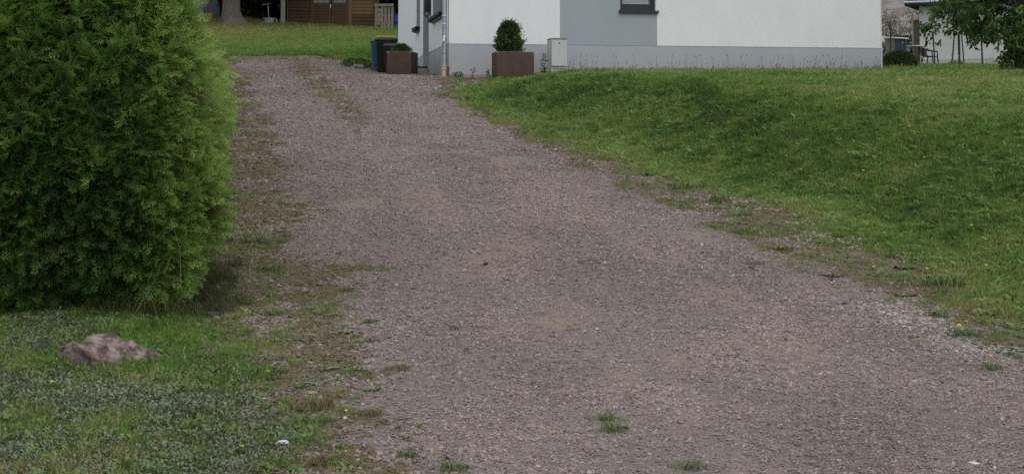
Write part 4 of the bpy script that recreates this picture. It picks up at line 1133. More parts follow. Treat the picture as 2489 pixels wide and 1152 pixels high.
# blue barrel
x, y, z = at_depth(968, 82, 80.5)
b = MB(); b.lathe([(0.26, 0), (0.28, 0.03), (0.285, 0.28), (0.295, 0.3), (0.285, 0.32), (0.285, 0.6), (0.295, 0.62), (0.285, 0.64), (0.27, 0.86), (0.25, 0.88)], (0, 0, 0), 22)
brl = thing("barrel", "dark blue plastic barrel half hidden behind the house corner", "barrel", (x, y, z - 0.12))
b.build("body", M_bluebar, brl, True)
b = MB(); b.lathe([(0.26, 0.881), (0.275, 0.885), (0.275, 0.91), (0.2, 0.925)], (0, 0, 0), 22); b.build("lid", M_bluebar, brl, True)
# buckets with a tool
x, y, z = at_depth(654, 64, 78.0)
bk = thing("bucket", "grey bucket with another bucket stacked into it, left of the shed", "bucket", (x, y, z - 0.04))
b = MB(); b.lathe([(0.16, 0), (0.2, 0.24), (0.215, 0.245), (0.215, 0.27), (0.19, 0.27), (0.155, 0.03)], (0, 0, 0), 20); b.build("body", M_bucket, bk, True)
b = MB(); b.lathe([(0.195, 0.272), (0.222, 0.33), (0.235, 0.335), (0.235, 0.36), (0.21, 0.36), (0.19, 0.29)], (0, 0, 0), 20); b.build("rim", M_bucket, bk, True)
b = MB(); b.tube([(0.22, 0, 0.34), (0.31, -0.05, 0.33), (0.33, -0.06, 0.2), (0.27, -0.05, 0.0)], 0.014, 6); b.build("handle", M_bucket, bk)
x, y, z = at_depth(641, 64, 77.8)
b = MB(); b.lathe([(0.12, 0), (0.135, 0.17), (0.145, 0.175), (0.145, 0.195), (0.125, 0.195), (0.11, 0.02)], (0, 0, 0), 18)
o = b.build("tub", M_bucket, None, True); o.location = (x, y, z - 0.04); tag(o, "small grey tub standing left of the stacked buckets", "tub")
x, y, z = at_depth(652, 44, 78.15)
tl = thing("garden_tool", "long handled garden tool with crossbar standing behind the grey bucket", "tool", (x, 78.35, z - 0.3))
b = MB(); b.tube([(0.02, 0, 0), (-0.04, 0, 0.83)], 0.022, 8); b.build("shaft", M_greyboard, tl)
b = MB(); b.tube([(-0.30, 0, 0.85), (0.06, 0, 0.90)], 0.018, 8); b.build("crossbar", M_greyboard, tl)
# dark covered heap and yellow crate by the trunk
x, y, z = at_depth(500, 52, 79)
hp = thing("covered_heap", "dark heap under a grey sheet left of the big tree trunk", "heap", (x, y, z - 0.1))
def blob(name, c, r, mat, parent, seed, sub=3, amp=0.25):
    bm = bmesh.new(); bmesh.ops.create_icosphere(bm, subdivisions=sub, radius=1)
    for v in bm.verts:
        n_ = 1 + amp * 2 * (float(fbm(v.co.x * 2 + seed, v.co.y * 2 + v.co.z * 1.7 + seed)) - 0.5)
        v.co = Vector((v.co.x * r[0] * n_ + c[0], v.co.y * r[1] * n_ + c[1], v.co.z * r[2] * n_ + c[2]))
    q = MB(); q.bm.free(); q.bm = bm
    return q.build(name, mat, parent)
blob("mound", (0, 0.3, 0.45), (0.55, 0.4, 0.75), M_tarp, hp, 2.3)
blob("sheet", (-0.18, 0.02, 1.02), (0.3, 0.2, 0.42), M_tarp2, hp, 5.1)
x, y, z = at_depth(507, 48, 78.2)
cr = thing("wooden_frame", "small yellow wooden frame on the ground left of the tree trunk", "frame", (x, y, z - 0.03))
for k, (cx_, w_) in enumerate(((-0.09, 0.06), (0.0, 0.05), (0.09, 0.06))):
    b = MB(); b.box((cx_, 0, 0.15), (w_, 0.03, 0.3 - 0.04 * (k == 2)), 0.005, (0, R(4 * (k - 1)), 0)); b.build("slat", M_yellowwood, cr)
b = MB(); b.box((0, 0.025, 0.2), (0.26, 0.02, 0.05), 0.004); b.build("crossbar", M_yellowwood, cr)

# big trunk with its crown high above
x, y, z = at_depth(561, 55, 76.5)
tr = thing("spruce_tree", "big tree trunk with flared foot at the top of the back lawn", "tree", (x, y, tzf(x, 76.5) - 0.05))
b = MB(); n_ = 22
rings = []
for zz, r in ((-0.2, 0.78), (0.0, 0.62), (0.12, 0.50), (0.3, 0.415), (0.6, 0.37), (1.2, 0.345), (2.2, 0.33), (4, 0.3), (8, 0.2), (12, 0.06)):
    rings.append([b.bm.verts.new(((r * (1 + (0.22 if zz < 0.4 else 0.04) * math.sin(3 * a + 0.6) * (1 if zz < 0.4 else 0.6)) * math.cos(a)) + (0.12 if zz < 0.15 else 0), r * math.sin(a), zz)) for a in np.linspace(0, 6.283, n_, endpoint=False)])
for r0, r1 in zip(rings, rings[1:]):
    for k in range(n_): b.bm.faces.new((r0[k], r0[(k + 1) % n_], r1[(k + 1) % n_], r1[k]))
b.build("trunk", M_bark, tr, True)
def conifer_crown(n, z0, z1, r0, seed, parent, lean=-0.25):
    q = np.random.default_rng(seed)
    t = q.random(n) ** 1.3; a = q.random(n) * 6.283
    rad = r0 * (1 - t * 0.93) * (0.25 + 0.75 * np.sqrt(q.random(n))) * (0.8 + 0.5 * fbm(a * 1.5 + seed, t * 9, 2))
    P = np.stack([rad * np.cos(a), rad * np.sin(a), z0 + (z1 - z0) * t - 0.25 * rad], 1)
    N = np.stack([np.cos(a), np.sin(a), lean + 0 * a], 1) + q.normal(size=(n, 3)) * 0.4
    return point_cloud_leaves(P, N, 0.35 + 0.35 * q.random(n), 0.2, np.clip(q.normal(0.4, 0.25, n), 0, 1), name="crown", mat=F_spruce, parent=parent)
conifer_crown(5000, 3.2, 13, 3.4, 21, tr)
labs = ["dark evergreen behind the covered heap, farthest left of the dark trees", "dark evergreen right behind the big tree trunk", "dark evergreen standing behind the grey buckets", "dark evergreen rising behind the left half of the shed", "dark evergreen rising behind the shed's right end", "dark evergreen showing between the shed and the white house", "dark evergreen mostly hidden behind the white house corner"]
for k, px in enumerate((470, 545, 625, 705, 800, 900, 975)):
    x, y, z = at_depth(px, 60, (82.6 if k < 4 else 87) + (k % 3) * 1.1)
    t = thing("evergreen_tree", labs[k], "tree", (x, y, tzf(x, y) - 0.1), 0, "dark evergreens behind the shed")
    b = MB(); b.tube([(0, 0, -0.1), (0, 0, 4), (0, 0, 9)], [0.2, 0.14, 0.03], 8); b.build("trunk", M_darkbark, t)
    conifer_crown(11000, 0.1, 10 + k % 3, 2.5, 31 + k, t, -0.1)

# low weeds and rock where the back lawn meets the bins
def leafy_shrub(name, label, cat, loc, rx, ry, h, n, L, W, mat, seed, prof=([0, 0.3, 0.7, 1.0], [0.9, 1.0, 0.8, 0.3]), lump=0.25, group=None, twigs=6):
    t = thing(name, label, cat, loc, 0, group)
    P, N, q = bush_points(n, rx, ry, h, prof, seed, lump)
    point_cloud_leaves(P, N, L * (0.7 + 0.6 * q.random(n)), W, np.clip(q.normal(0.45, 0.25, n), 0, 1), name="foliage", mat=mat, parent=t)
    m = MB()
    for k in range(twigs):
        a = k * 2.4; m.tube([(0, 0, -0.05), (rx * 0.4 * math.cos(a), ry * 0.4 * math.sin(a), h * 0.5), (rx * 0.7 * math.cos(a), ry * 0.7 * math.sin(a), h * 0.85)], [0.015, 0.01, 0.004], 5)
    m.build("stem", M_twig, t)
    return t
x, y, z = ground_at(868, 163)
leafy_shrub("low_shrub", "low leafy shrub on the lawn edge left of the bins", "shrub", (x, y, z), 0.5, 0.35, 0.22, 700, 0.06, 0.03, F_walnut, 61)
def rock(name, label, loc, size, mat, seed, rz=0.0, sub=3, group=None, cat="stone"):
    bm = bmesh.new(); bmesh.ops.create_icosphere(bm, subdivisions=sub, radius=0.5)
    q = np.random.default_rng(seed)
    nr = [Vector(q.normal(size=3)).normalized() for _ in range(9)]; ds = [0.27 + 0.16 * q.random() for _ in range(9)]
    for v in bm.verts:
        c = v.co.copy()
        for nn, dd in zip(nr, ds):
            e = c.dot(nn) - dd
            if e > 0: c -= nn * e * 0.9
        c *= 1 + 0.16 * (float(fbm(c.x * 5 + seed, c.y * 5 + c.z * 4)) - 0.5) * 2 + (0.14 * (float(fbm(c.x * 14 + seed, c.y * 12 + c.z * 13)) - 0.5) if sub > 3 else 0)
        v.co = Vector((c.x * size[0] * 1.25, c.y * size[1] * 1.25, c.z * size[2] * 1.25))
    q = MB(); q.bm.free(); q.bm = bm
    o = q.build(name, mat, None)
    o.location = loc; o.rotation_euler = (0, 0, rz)
    return tag(o, label, cat, group)
M_paler = surf("pale_stone", (0.42, 0.43, 0.42), (0.62, 0.62, 0.61), 30, 0.85, 0.3, 60, 0.2)
M_greyst = surf("grey_stone", (0.17, 0.155, 0.15), (0.28, 0.26, 0.25), 40, 0.9, 0.3, 80, 0.15)
M_darkst = surf("dark_stone", (0.045, 0.038, 0.04), (0.09, 0.075, 0.075), 40, 0.9, 0.3, 80, 0.15)
M_ochre = surf("ochre_stone", (0.30, 0.235, 0.13), (0.42, 0.345, 0.21), 40, 0.9, 0.3, 80, 0.15)
M_tan = surf("tan_stone", (0.25, 0.19, 0.145), (0.36, 0.285, 0.225), 40, 0.9, 0.3, 80, 0.15)
M_mauve = surf("mauve_stone", (0.16, 0.125, 0.125), (0.25, 0.20, 0.20), 40, 0.9, 0.3, 80, 0.15)
x, y, z = ground_at(872, 168)
rock("rock", "pale mossy rock at the lawn edge just left of the bins", (x, y, z + 0.06), (0.26, 0.2, 0.14), M_greyst, 4)

# ================================================================== THINGS BESIDE AND BEHIND THE HOUSE, RIGHT
NYAW = R(-24)
nx, ny, nz = at_depth(2237, 163, 84)
nh = thing("neighbour_house", "white low neighbouring building with dark eaves behind the right lawn", "building", (nx, ny, nz), NYAW)
zw = at_depth(2237, 16, 84)[2] - nz
NL = 11.0
ww0, ww1 = 2.1, 2.85; wz0 = at_depth(2345, 84, 83)[2] - nz
for u0, u1, z0, z1 in ((0, ww0, 0.28, zw), (ww0, ww1, 0.28, wz0), (ww0, ww1, wz0 + 0.55, zw), (ww1, NL, 0.28, zw)):
    b = MB(); b.span(u0, u1, 0, 0.3, z0, z1); b.build("wall", M_nwall, nh)
b = MB(); b.span(0, 0.3, 0.3, 6, 0.28, zw); b.build("wall", M_nwall, nh)
b = MB(); b.span(-0.02, NL, 0.015, 6, -0.8, 0.278); b.build("plinth", M_nplinth, nh)
b = MB(); b.span(ww0, ww1, 0.12, 0.16, wz0, wz0 + 0.55); f = b.build("window", M_anth, nh)
b = MB(); b.span(ww0 + 0.07, ww1 - 0.07, 0.108, 0.118, wz0 + 0.07, wz0 + 0.48); b.build("pane", M_glass, f)
b = MB(); b.span(ww0 - 0.04, ww1 + 0.04, -0.05, 0.1, wz0 - 0.05, wz0 - 0.003); b.build("sill", M_nplinth, nh)
b = MB(); b.span(-0.55, NL, -0.45, 6.4, zw + 0.002, zw + 0.12); b.build("eave", M_roof, nh)
b = MB(); b.tube([(-0.55, -0.5, zw + 0.14), (NL, -0.5, zw + 0.16)], 0.06, 10); b.build("gutter", M_zinc, nh, True)
bm = bmesh.new(); va = [bm.verts.new(p) for u in (-0.55, NL) for p in ((u, -0.4, zw + 0.125), (u, 3, zw + 1.6), (u, 6.4, zw + 0.125))]
bm.faces.new(va[:3]); bm.faces.new(va[3:][::-1])
for k in range(3): bm.faces.new((va[k], va[(k + 1) % 3], va[3 + (k + 1) % 3], va[3 + k]))
q = MB(); q.bm.free(); q.bm = bm; q.build("roof", M_roof, nh)
# brick pillar at its corner
x, y, z = at_depth(2229, 160, 84.2); zt_ = at_depth(2229, 48, 84.2)[2]
bp_ = thing("brick_pillar", "old red brick pillar at the left corner of the neighbouring building", "pillar", (x, y, z))
m = MB(); m.span(-0.12, 0.12, -0.1, 0.35, -0.6, zt_ - z - 0.02); m.build("mortar_core", M_concrete, bp_)
k = 0; zz = -0.1; bme = None
while zz < zt_ - z - 0.08:
    if bme is None:
        m = MB(); m.box((0, 0, 0), (0.27, 0.14, 0.068), 0.006); o = m.build("brick", M_brick, bp_); bme = o.data
    else:
        o = bpy.data.objects.new("brick", bme); COL.objects.link(o); o.parent = bp_
    o.location = (0.012 * (k % 2), -0.1, zz + 0.04); o.rotation_euler = (0, 0, R(3 * ((k * 7) % 3 - 1))); zz += 0.082; k += 1
# blue box with pale lid
x, y, z = at_depth(2178, 122, 80)
bx = thing("storage_box", "dark blue storage box with pale lid beside the house's right corner", "box", (x, y, z - 0.55), R(38))
m = MB(); m.span(-0.35, 0.36, -0.25, 0.28, 0, 1.02, 0.02); m.build("body", M_darkblue, bx)
m = MB(); m.span(-0.357, -0.352, -0.24, 0.27, 0.02, 1.0); m.build("side_panel", M_woodgrey, bx)
m = MB(); m.box((0, 0.0, 1.055), (0.86, 0.68, 0.05), 0.015, (R(4), 0, 0)); m.build("lid", M_paleplastic, bx)
m = MB(); m.box((0.12, -0.256, 0.85), (0.08, 0.01, 0.10), 0.003); m.build("latch", M_tan, bx)
# table edge
x, y, z = at_depth(2226, 113, 80.6)
gt = thing("garden_table", "small white topped garden table beside the dark plastic chair", "table", (x, y, z - 0.72))
m = MB(); m.lathe([(0.36, 0.70), (0.4, 0.705), (0.4, 0.73), (0.37, 0.735)], (0, 0, 0), 24); m.build("table_top", M_paleplastic, gt, True)
for k in range(4):
    a = 0.785 + k * 1.5708
    m = MB(); m.tube([(0.2 * math.cos(a), 0.2 * math.sin(a), 0.695), (0.3 * math.cos(a), 0.3 * math.sin(a), -0.25)], 0.02, 6); m.build("leg", M_chair, gt)
# plastic armchair
x, y, z = at_depth(2261, 157, 80)
z = min(z, tzf(x, y))
ch_ = thing("garden_chair", "dark plastic garden armchair in front of the white building", "chair", (x, y, z), R(-127))
m = MB(); m.box((0, 0, 0.41), (0.46, 0.44, 0.03), 0.012); m.build("seat", M_chair, ch_)
bm = bmesh.new()
def bent(q, pts, w, th):
    pass
m = MB()
for a in np.linspace(-1.15, 1.15, 11):
    xx, yy = 0.25 * math.sin(a), -0.2 - 0.08 * math.cos(a)
    top = 0.82 - 0.05 * (abs(a) / 1.15) ** 2
    m.box((xx, yy - 0.03, (0.44 + top) / 2), (0.066, 0.018, top - 0.44), 0.005, (R(8), 0, -a * 0.5))
m.build("backrest", M_chair, ch_)
for s in (-1, 1):
    m = MB(); m.tube([(s * 0.25, -0.28, 0.80), (s * 0.285, -0.18, 0.70), (s * 0.29, 0.05, 0.645), (s * 0.285, 0.2, 0.63), (s * 0.27, 0.22, 0.55)], [0.022, 0.026, 0.03, 0.03, 0.022], 8); m.build("armrest", M_chair, ch_)
    m = MB(); m.tube([(s * 0.27, 0.22, 0.62), (s * 0.25, 0.22, 0.4), (s * 0.275, 0.27, 0.0)], [0.022, 0.028, 0.022], 8); m.build("leg", M_chair, ch_)
    m = MB(); m.tube([(s * 0.24, -0.24, 0.5), (s * 0.23, -0.2, 0.4), (s * 0.26, -0.3, 0.0)], [0.022, 0.028, 0.022], 8); m.build("leg", M_chair, ch_)
# fence posts and poles
def pole(label, p0, p1, Y, r, name="fence_post"):
    a = Vector(at_depth(p0[0], p0[1], Y)); c = Vector(at_depth(p1[0], p1[1], Y))
    gz = tzf(c.x, c.y)
    if c.z > gz: c = c + (c - a).normalized() * ((c.z - gz) / max(0.2, (a.z - c.z)) * (c - a).length + 0.15)
    m = MB(); m.tube([(0, 0, 0), tuple((a - c) * 0.5 + Vector((0.004, 0, 0))), tuple(a - c)], r, 8)
    o = m.build(name, M_post); o.location = c
    return tag(o, label, "post")
pole("thin green fence post in front of the blue storage box", (2163.5, 54), (2165, 122), 76, 0.027)
pole("thin green fence post standing in front of the plastic chair", (2268, 85), (2272, 155), 76, 0.03)
pole("dark pole leaning right, left of the crossed poles by the white wall", (2320, 75), (2314.5, 153), 77, 0.03, "leaning_pole")
pole("thick upright green post within the crossed poles", (2330, 80), (2332, 152), 76.5, 0.05)
pole("dark pole leaning left, crossing the thick post by the white wall", (2337.5, 88), (2343, 155), 76.2, 0.027, "leaning_pole")
pole("green fence post alone in front of the white building's plinth", (2384.5, 82), (2388.5, 166), 74, 0.036)
# mounded evergreen shrub at the house corner, weeds under the poles
x, y, z = at_depth(2187, 160, 62)
leafy_shrub("mounded_shrub", "low mounded green shrub beside the right corner of the white house", "shrub", (x, y, min(z, tzf(x, y)) - 0.02), 0.62, 0.6, 0.60, 9000, 0.06, 0.022, F_shrub, 71, ([0, 0.35, 0.7, 0.9, 1.0], [1.0, 0.98, 0.8, 0.5, 0.2]), 0.10)
x, y, z = at_depth(2325, 160, 76)
leafy_shrub("dead_weeds", "low brownish weed clump at the foot of the crossed poles", "weed", (x, y, tzf(x, y)), 0.42, 0.3, 0.22, 500, 0.07, 0.02, F_bare, 72)
# bare brown shrub and scrub left of the neighbouring building
x, y, z = at_depth(2182, 130, 96)
bs = thing("bare_tree", "bare brown branched tree with few leaves behind the house's right corner", "tree", (x, y, tzf(x, y) - 0.2))
m = MB(); q = np.random.default_rng(81); tips = []
def grow(p, d, L, r, lev):
    e = p + d * L
    mid = p + d * L * 0.5 + Vector(q.normal(size=3)) * L * 0.05
    m.tube([p, mid, e], [r, r * 0.8, r * 0.6], 5, False)
    tips.append(e); tips.append(mid)
    if lev == 0: return
    for _ in range(3 if lev > 1 else 4):
        nd = (d + Vector(q.normal(size=3)) * 0.55).normalized()
        grow(p + d * L * (0.5 + 0.5 * q.random()), nd, L * 0.68, r * 0.55, lev - 1)
for k in range(4):
    grow(Vector((0.2 * (k - 1.5), 0, 0)), Vector((0.25 * (k - 1.5), 0.1 * (k % 2), 1)).normalized(), 1.5, 0.05, 4)
m.build("branches", M_twig, bs)
T = np.array([tuple(t) for t in tips]); T = T[q.random(len(T)) < 0.9]; T = np.repeat(T, 2, 0) + q.normal(size=(len(T) * 2, 3)) * 0.12
point_cloud_leaves(T, q.normal(size=T.shape), 0.09, 0.05, q.random(len(T)), name="crown", mat=F_bare, parent=bs)
x, y, z = at_depth(2192, 128, 88)
leafy_shrub("hedge_shrub", "dark green shrub behind the storage box, below the bare tree", "shrub", (x, y, tzf(x, y)), 1.1, 0.8, 1.35, 2600, 0.10, 0.05, F_shrub, 73, lump=0.3)

# broad-leaved tree at the right edge
tx, ty, tz0 = at_depth(2492, 185, 46)
wt = thing("broadleaf_tree", "broad leaved tree hanging its branches in from the right edge", "tree", (tx, ty, tzf(tx, ty) - 0.1))
b = MB(); b.tube([(0.05, 0, -0.2), (0.03, 0, 0.3), (0.0, 0, 1.0), (-0.05, 0, 1.9), (0.1, 0, 3.2), (0.3, 0.2, 5)], [0.34, 0.29, 0.26, 0.25, 0.2, 0.1], 14); b.build("trunk", M_darkbark, wt, True)
q = np.random.default_rng(91)
LP, LN, LL, LT = [], [], [], []
def twig(path, nclust, spread):
    """leaf clusters of drooping leaflets along a bough"""
    path = np.array(path)
    seg = np.linspace(0, len(path) - 1, nclust)
    for s in seg:
        i = min(int(s), len(path) - 2); c = path[i] + (path[i + 1] - path[i]) * (s - i) + q.normal(size=3) * spread
        base = q.normal(size=3); base[2] = -abs(base[2]) * 0.5
        tn = np.clip(q.normal(0.42, 0.24), 0, 1)
        for _ in range(7):
            d = base * 0.5 + q.normal(size=3) * 0.7 + np.array([0, 0, -0.8])
            LP.append(c + q.normal(size=3) * 0.05); LN.append(d); LL.append(0.11 + 0.08 * q.random()); LT.append(np.clip(tn + q.normal(0, 0.12), 0, 1))
m = MB()
o0 = np.array(wt.location)
def bough(pxs, Ys, ncl, spread, r=0.03):
    pts = [np.array(at_depth(px, py, Y)) - o0 for (px, py), Y in zip(pxs, Ys)]
    m.tube([tuple(p) for p in pts], list(np.linspace(r, 0.008, len(pts))), 6)
    twig(pts[1:] if len(pts) > 3 else pts, ncl, spread)
bough([(2470, 20), (2400, -25), (2310, -15), (2280, 20), (2265, 55), (2262, 74)], [46, 45.5, 45, 44.8, 44.6, 44.5], 55, 0.12, 0.06)
bough([(2468, 10), (2420, -5), (2360, 10), (2320, 30), (2295, 35)], [46, 45.8, 45.5, 45.3, 45], 75, 0.20, 0.06)
bough([(2472, 40), (2430, 20), (2395, 45), (2375, 72), (2378, 80)], [46, 46.2, 46.3, 46, 45.8], 70, 0.17, 0.05)
bough([(2470, 30), (2420, 15), (2370, 25), (2340, 48), (2325, 55)], [46, 46.6, 46.8, 46.5, 46.3], 80, 0.17, 0.05)
bough([(2468, 50), (2440, 45), (2415, 55), (2408, 80), (2402, 88)], [46, 45.5, 45.2, 45, 44.9], 32, 0.08, 0.03)
bough([(2468, 70), (2450, 65), (2430, 72), (2412, 86)], [46, 45.3, 45, 44.8], 14, 0.05, 0.02)
bough([(2475, 80), (2470, 78), (2455, 92), (2462, 115), (2458, 122)], [46, 45.3, 45, 45, 45], 40, 0.13, 0.04)
bough([(2475, 80), (2485, 75), (2500, 90), (2495, 105)], [46, 45.2, 45, 45], 40, 0.16, 0.04)
bough([(2480, 20), (2470, 10), (2462, 40), (2468, 70), (2474, 90)], [46, 45.5, 45.3, 45.3, 45.3], 60, 0.16, 0.03)
bough([(2485, 95), (2480, 95), (2470, 120), (2478, 150)], [46, 45.5, 45.4, 45.4], 30, 0.14, 0.02)
for k in range(16):
    a, c = q.random() * 6.283, q.random()
    e = np.array([3.4 * math.cos(a) * c, 3.0 * math.sin(a) * c, 3.0 + 2.5 * q.random()])
    m.tube([(0.1, 0, 2.6), tuple(e * 0.55 + np.array([0, 0, 1.0])), tuple(e)], [0.06, 0.04, 0.01], 6)
    twig([e * 0.5 + np.array([0, 0, 1.2]), e, e + q.normal(size=3) * 0.5], 60, 0.35)
m.build("boughs", M_darkbark, wt)
n_ = len(LP)
point_cloud_leaves(np.array(LP), np.array(LN), np.array(LL), np.array(LL) * 0.42, np.array(LT), name="crown", mat=F_walnut, parent=wt)
x, y, z = at_depth(2470, 183, 45.2)
leafy_shrub("trunk_suckers", "dark leafy shoots round the foot of the broad leaved tree", "shrub", (x, y, tzf(x, y)), 0.36, 0.3, 0.62, 900, 0.075, 0.04, F_walnut, 74, lump=0.3)

# flowering grass stalks along the house wall (too small and many to count)
def stalks():
    V = []; F = []; mi = []
    q = np.random.default_rng(101)
    n = 300
    for k in range(n):
        if k < 240:
            u = UL * (1 - 0.8 * q.random() ** 1.5); x, y = hpt(u, -0.12 - 0.5 * q.random())
        else:
            x, y = 10.3 + 3.4 * q.random(), 47 + 3 * q.random()
        z = tzf(x, y); h = 0.12 + 0.33 * q.random() ** 2; dx = q.normal() * 0.05; w = 0.003
        i = len(V)
        V += [(x - w, y, z), (x + w, y, z), (x + dx + w * 0.6, y, z + h), (x + dx - w * 0.6, y, z + h)]; F.append((i, i + 1, i + 2, i + 3)); mi.append(0)
        i = len(V); hh = 0.018 + 0.02 * q.random(); ww = 0.009; c = (x + dx, y, z + h)
        V += [(c[0] - ww, c[1], c[2]), (c[0], c[1] - ww, c[2]), (c[0] + ww, c[1], c[2]), (c[0], c[1] + ww, c[2]), (c[0], c[1], c[2] + hh), (c[0], c[1], c[2] - hh)]
        F += [(i, i + 1, i + 4), (i + 1, i + 2, i + 4), (i + 2, i + 3, i + 4), (i + 3, i, i + 4), (i + 1, i, i + 5), (i + 2, i + 1, i + 5), (i + 3, i + 2, i + 5), (i, i + 3, i + 5)]
        fl = 2 if (k >= 240 and k % 3) or k % 17 == 0 else 1
        mi += [fl] * 8
    M_seed = surf("seed_head", (0.045, 0.035, 0.022), (0.09, 0.07, 0.045), 30, 0.9)
    M_daisy = surf("pale_flower", (0.55, 0.52, 0.35), (0.65, 0.62, 0.45), 30, 0.8)
    o = mesh_obj("flower_stalks", V, F, [F_stemm, M_seed, M_daisy], midx=mi)
    tag(o, "thin seeding plantain stalks in front of the house plinth", "stalks", kind="stuff")
stalks()
# tall weed between planter and cabinet, small ones by the downpipe
def tall_weed(label, px, py, Y, h, n, seed, flower=None):
    x, y, z = at_depth(px, py, Y); z = tzf(x, y)
    t = thing("tall_weed", label, "weed", (x, y, z))
    q = np.random.default_rng(seed)
    m = MB(); m.tube([(0, 0, -0.03), (0.01, 0, h * 0.5), (0.0, 0, h)], [0.009, 0.007, 0.003], 6); m.build("stem", F_stemm, t)
    P = np.stack([q.normal(0, 0.02, n), q.normal(0, 0.02, n), h * (0.12 + 0.85 * q.random(n))], 1)
    N = np.stack([q.normal(size=n), q.normal(size=n), 0.15 + 0.3 * q.random(n)], 1)
    point_cloud_leaves(P, N, 0.06 + 0.08 * q.random(n), 0.035, q.random(n), name="leaves", mat=F_shrub, parent=t)
    if flower:
        m = MB(); m.lathe([(0.005, -0.01), (0.028, 0.0), (0.03, 0.012), (0.01, 0.022)], (0, 0, h), 10); m.build("flower_head", flower, t)
    return t
tall_weed("tall leafy weed between the box planter and the electricity cabinet", 1322, 172, 48.2, 0.56, 60, 111)
tall_weed("small pale flowered weed at the left foot of the box planter", 1188, 186, 48.0, 0.24, 14, 112, M_paleplastic)
tall_weed("thin weed on the concrete strip right of the downpipe", 1148, 188, 48.2, 0.22, 10, 113)
x, y, z = at_depth(1113, 190, 48.3)
leafy_shrub("low_weed", "bushy low weed at the wall foot just right of the downpipe", "weed", (x, y, tzf(x, y)), 0.17, 0.14, 0.14, 160, 0.06, 0.014, F_shrub, 75)

# ================================================================== FOREGROUND THINGS
# big pink rock below the hedge
x, y, z = ground_at(272, 898)
M_rock.node_tree.nodes["Principled BSDF"].inputs["Roughness"].default_value = 0.95
def boulder():
    bm = bmesh.new(); bmesh.ops.create_icosphere(bm, subdivisions=5, radius=1)
    q = np.random.default_rng(29)
    pn = [Vector(q.normal(size=3) * np.array([1, 1, 1.2])).normalized() for _ in range(34)]; pd = [0.66 + 0.24 * q.random() for _ in range(34)]
    for v in bm.verts:
        c = v.co.copy()
        for nn, dd in zip(pn, pd):
            e = c.dot(nn) - dd
            if e > 0: c -= nn * e
        r = 1 + 0.34 * (float(fbm(c.x * 1.9 + 3.1, c.y * 1.9 + c.z * 2.1 + 7)) - 0.5) + 0.10 * (float(fbm(c.x * 9, c.y * 8 + c.z * 9, 2)) - 0.5)
        if -0.15 < c.x < 0.12 and c.z > 0.2: r -= 0.10
        v.co = Vector((c.x * 0.46 * r, c.y * 0.36 * r, c.z * 0.27 * r * (1.05 - 0.2 * math.tanh(3 * c.x))))
    q_ = MB(); q_.bm.free(); q_.bm = bm
    o = q_.build("boulder", M_rock); o.location = (x, y + 0.27, z - 0.04); o.rotation_euler = (R(6), R(4), R(-6))
    return tag(o, "large pinkish rock half sunk in the grass below the hedge", "rock")
boulder()
x2, y2, z2 = ground_at(330, 850)
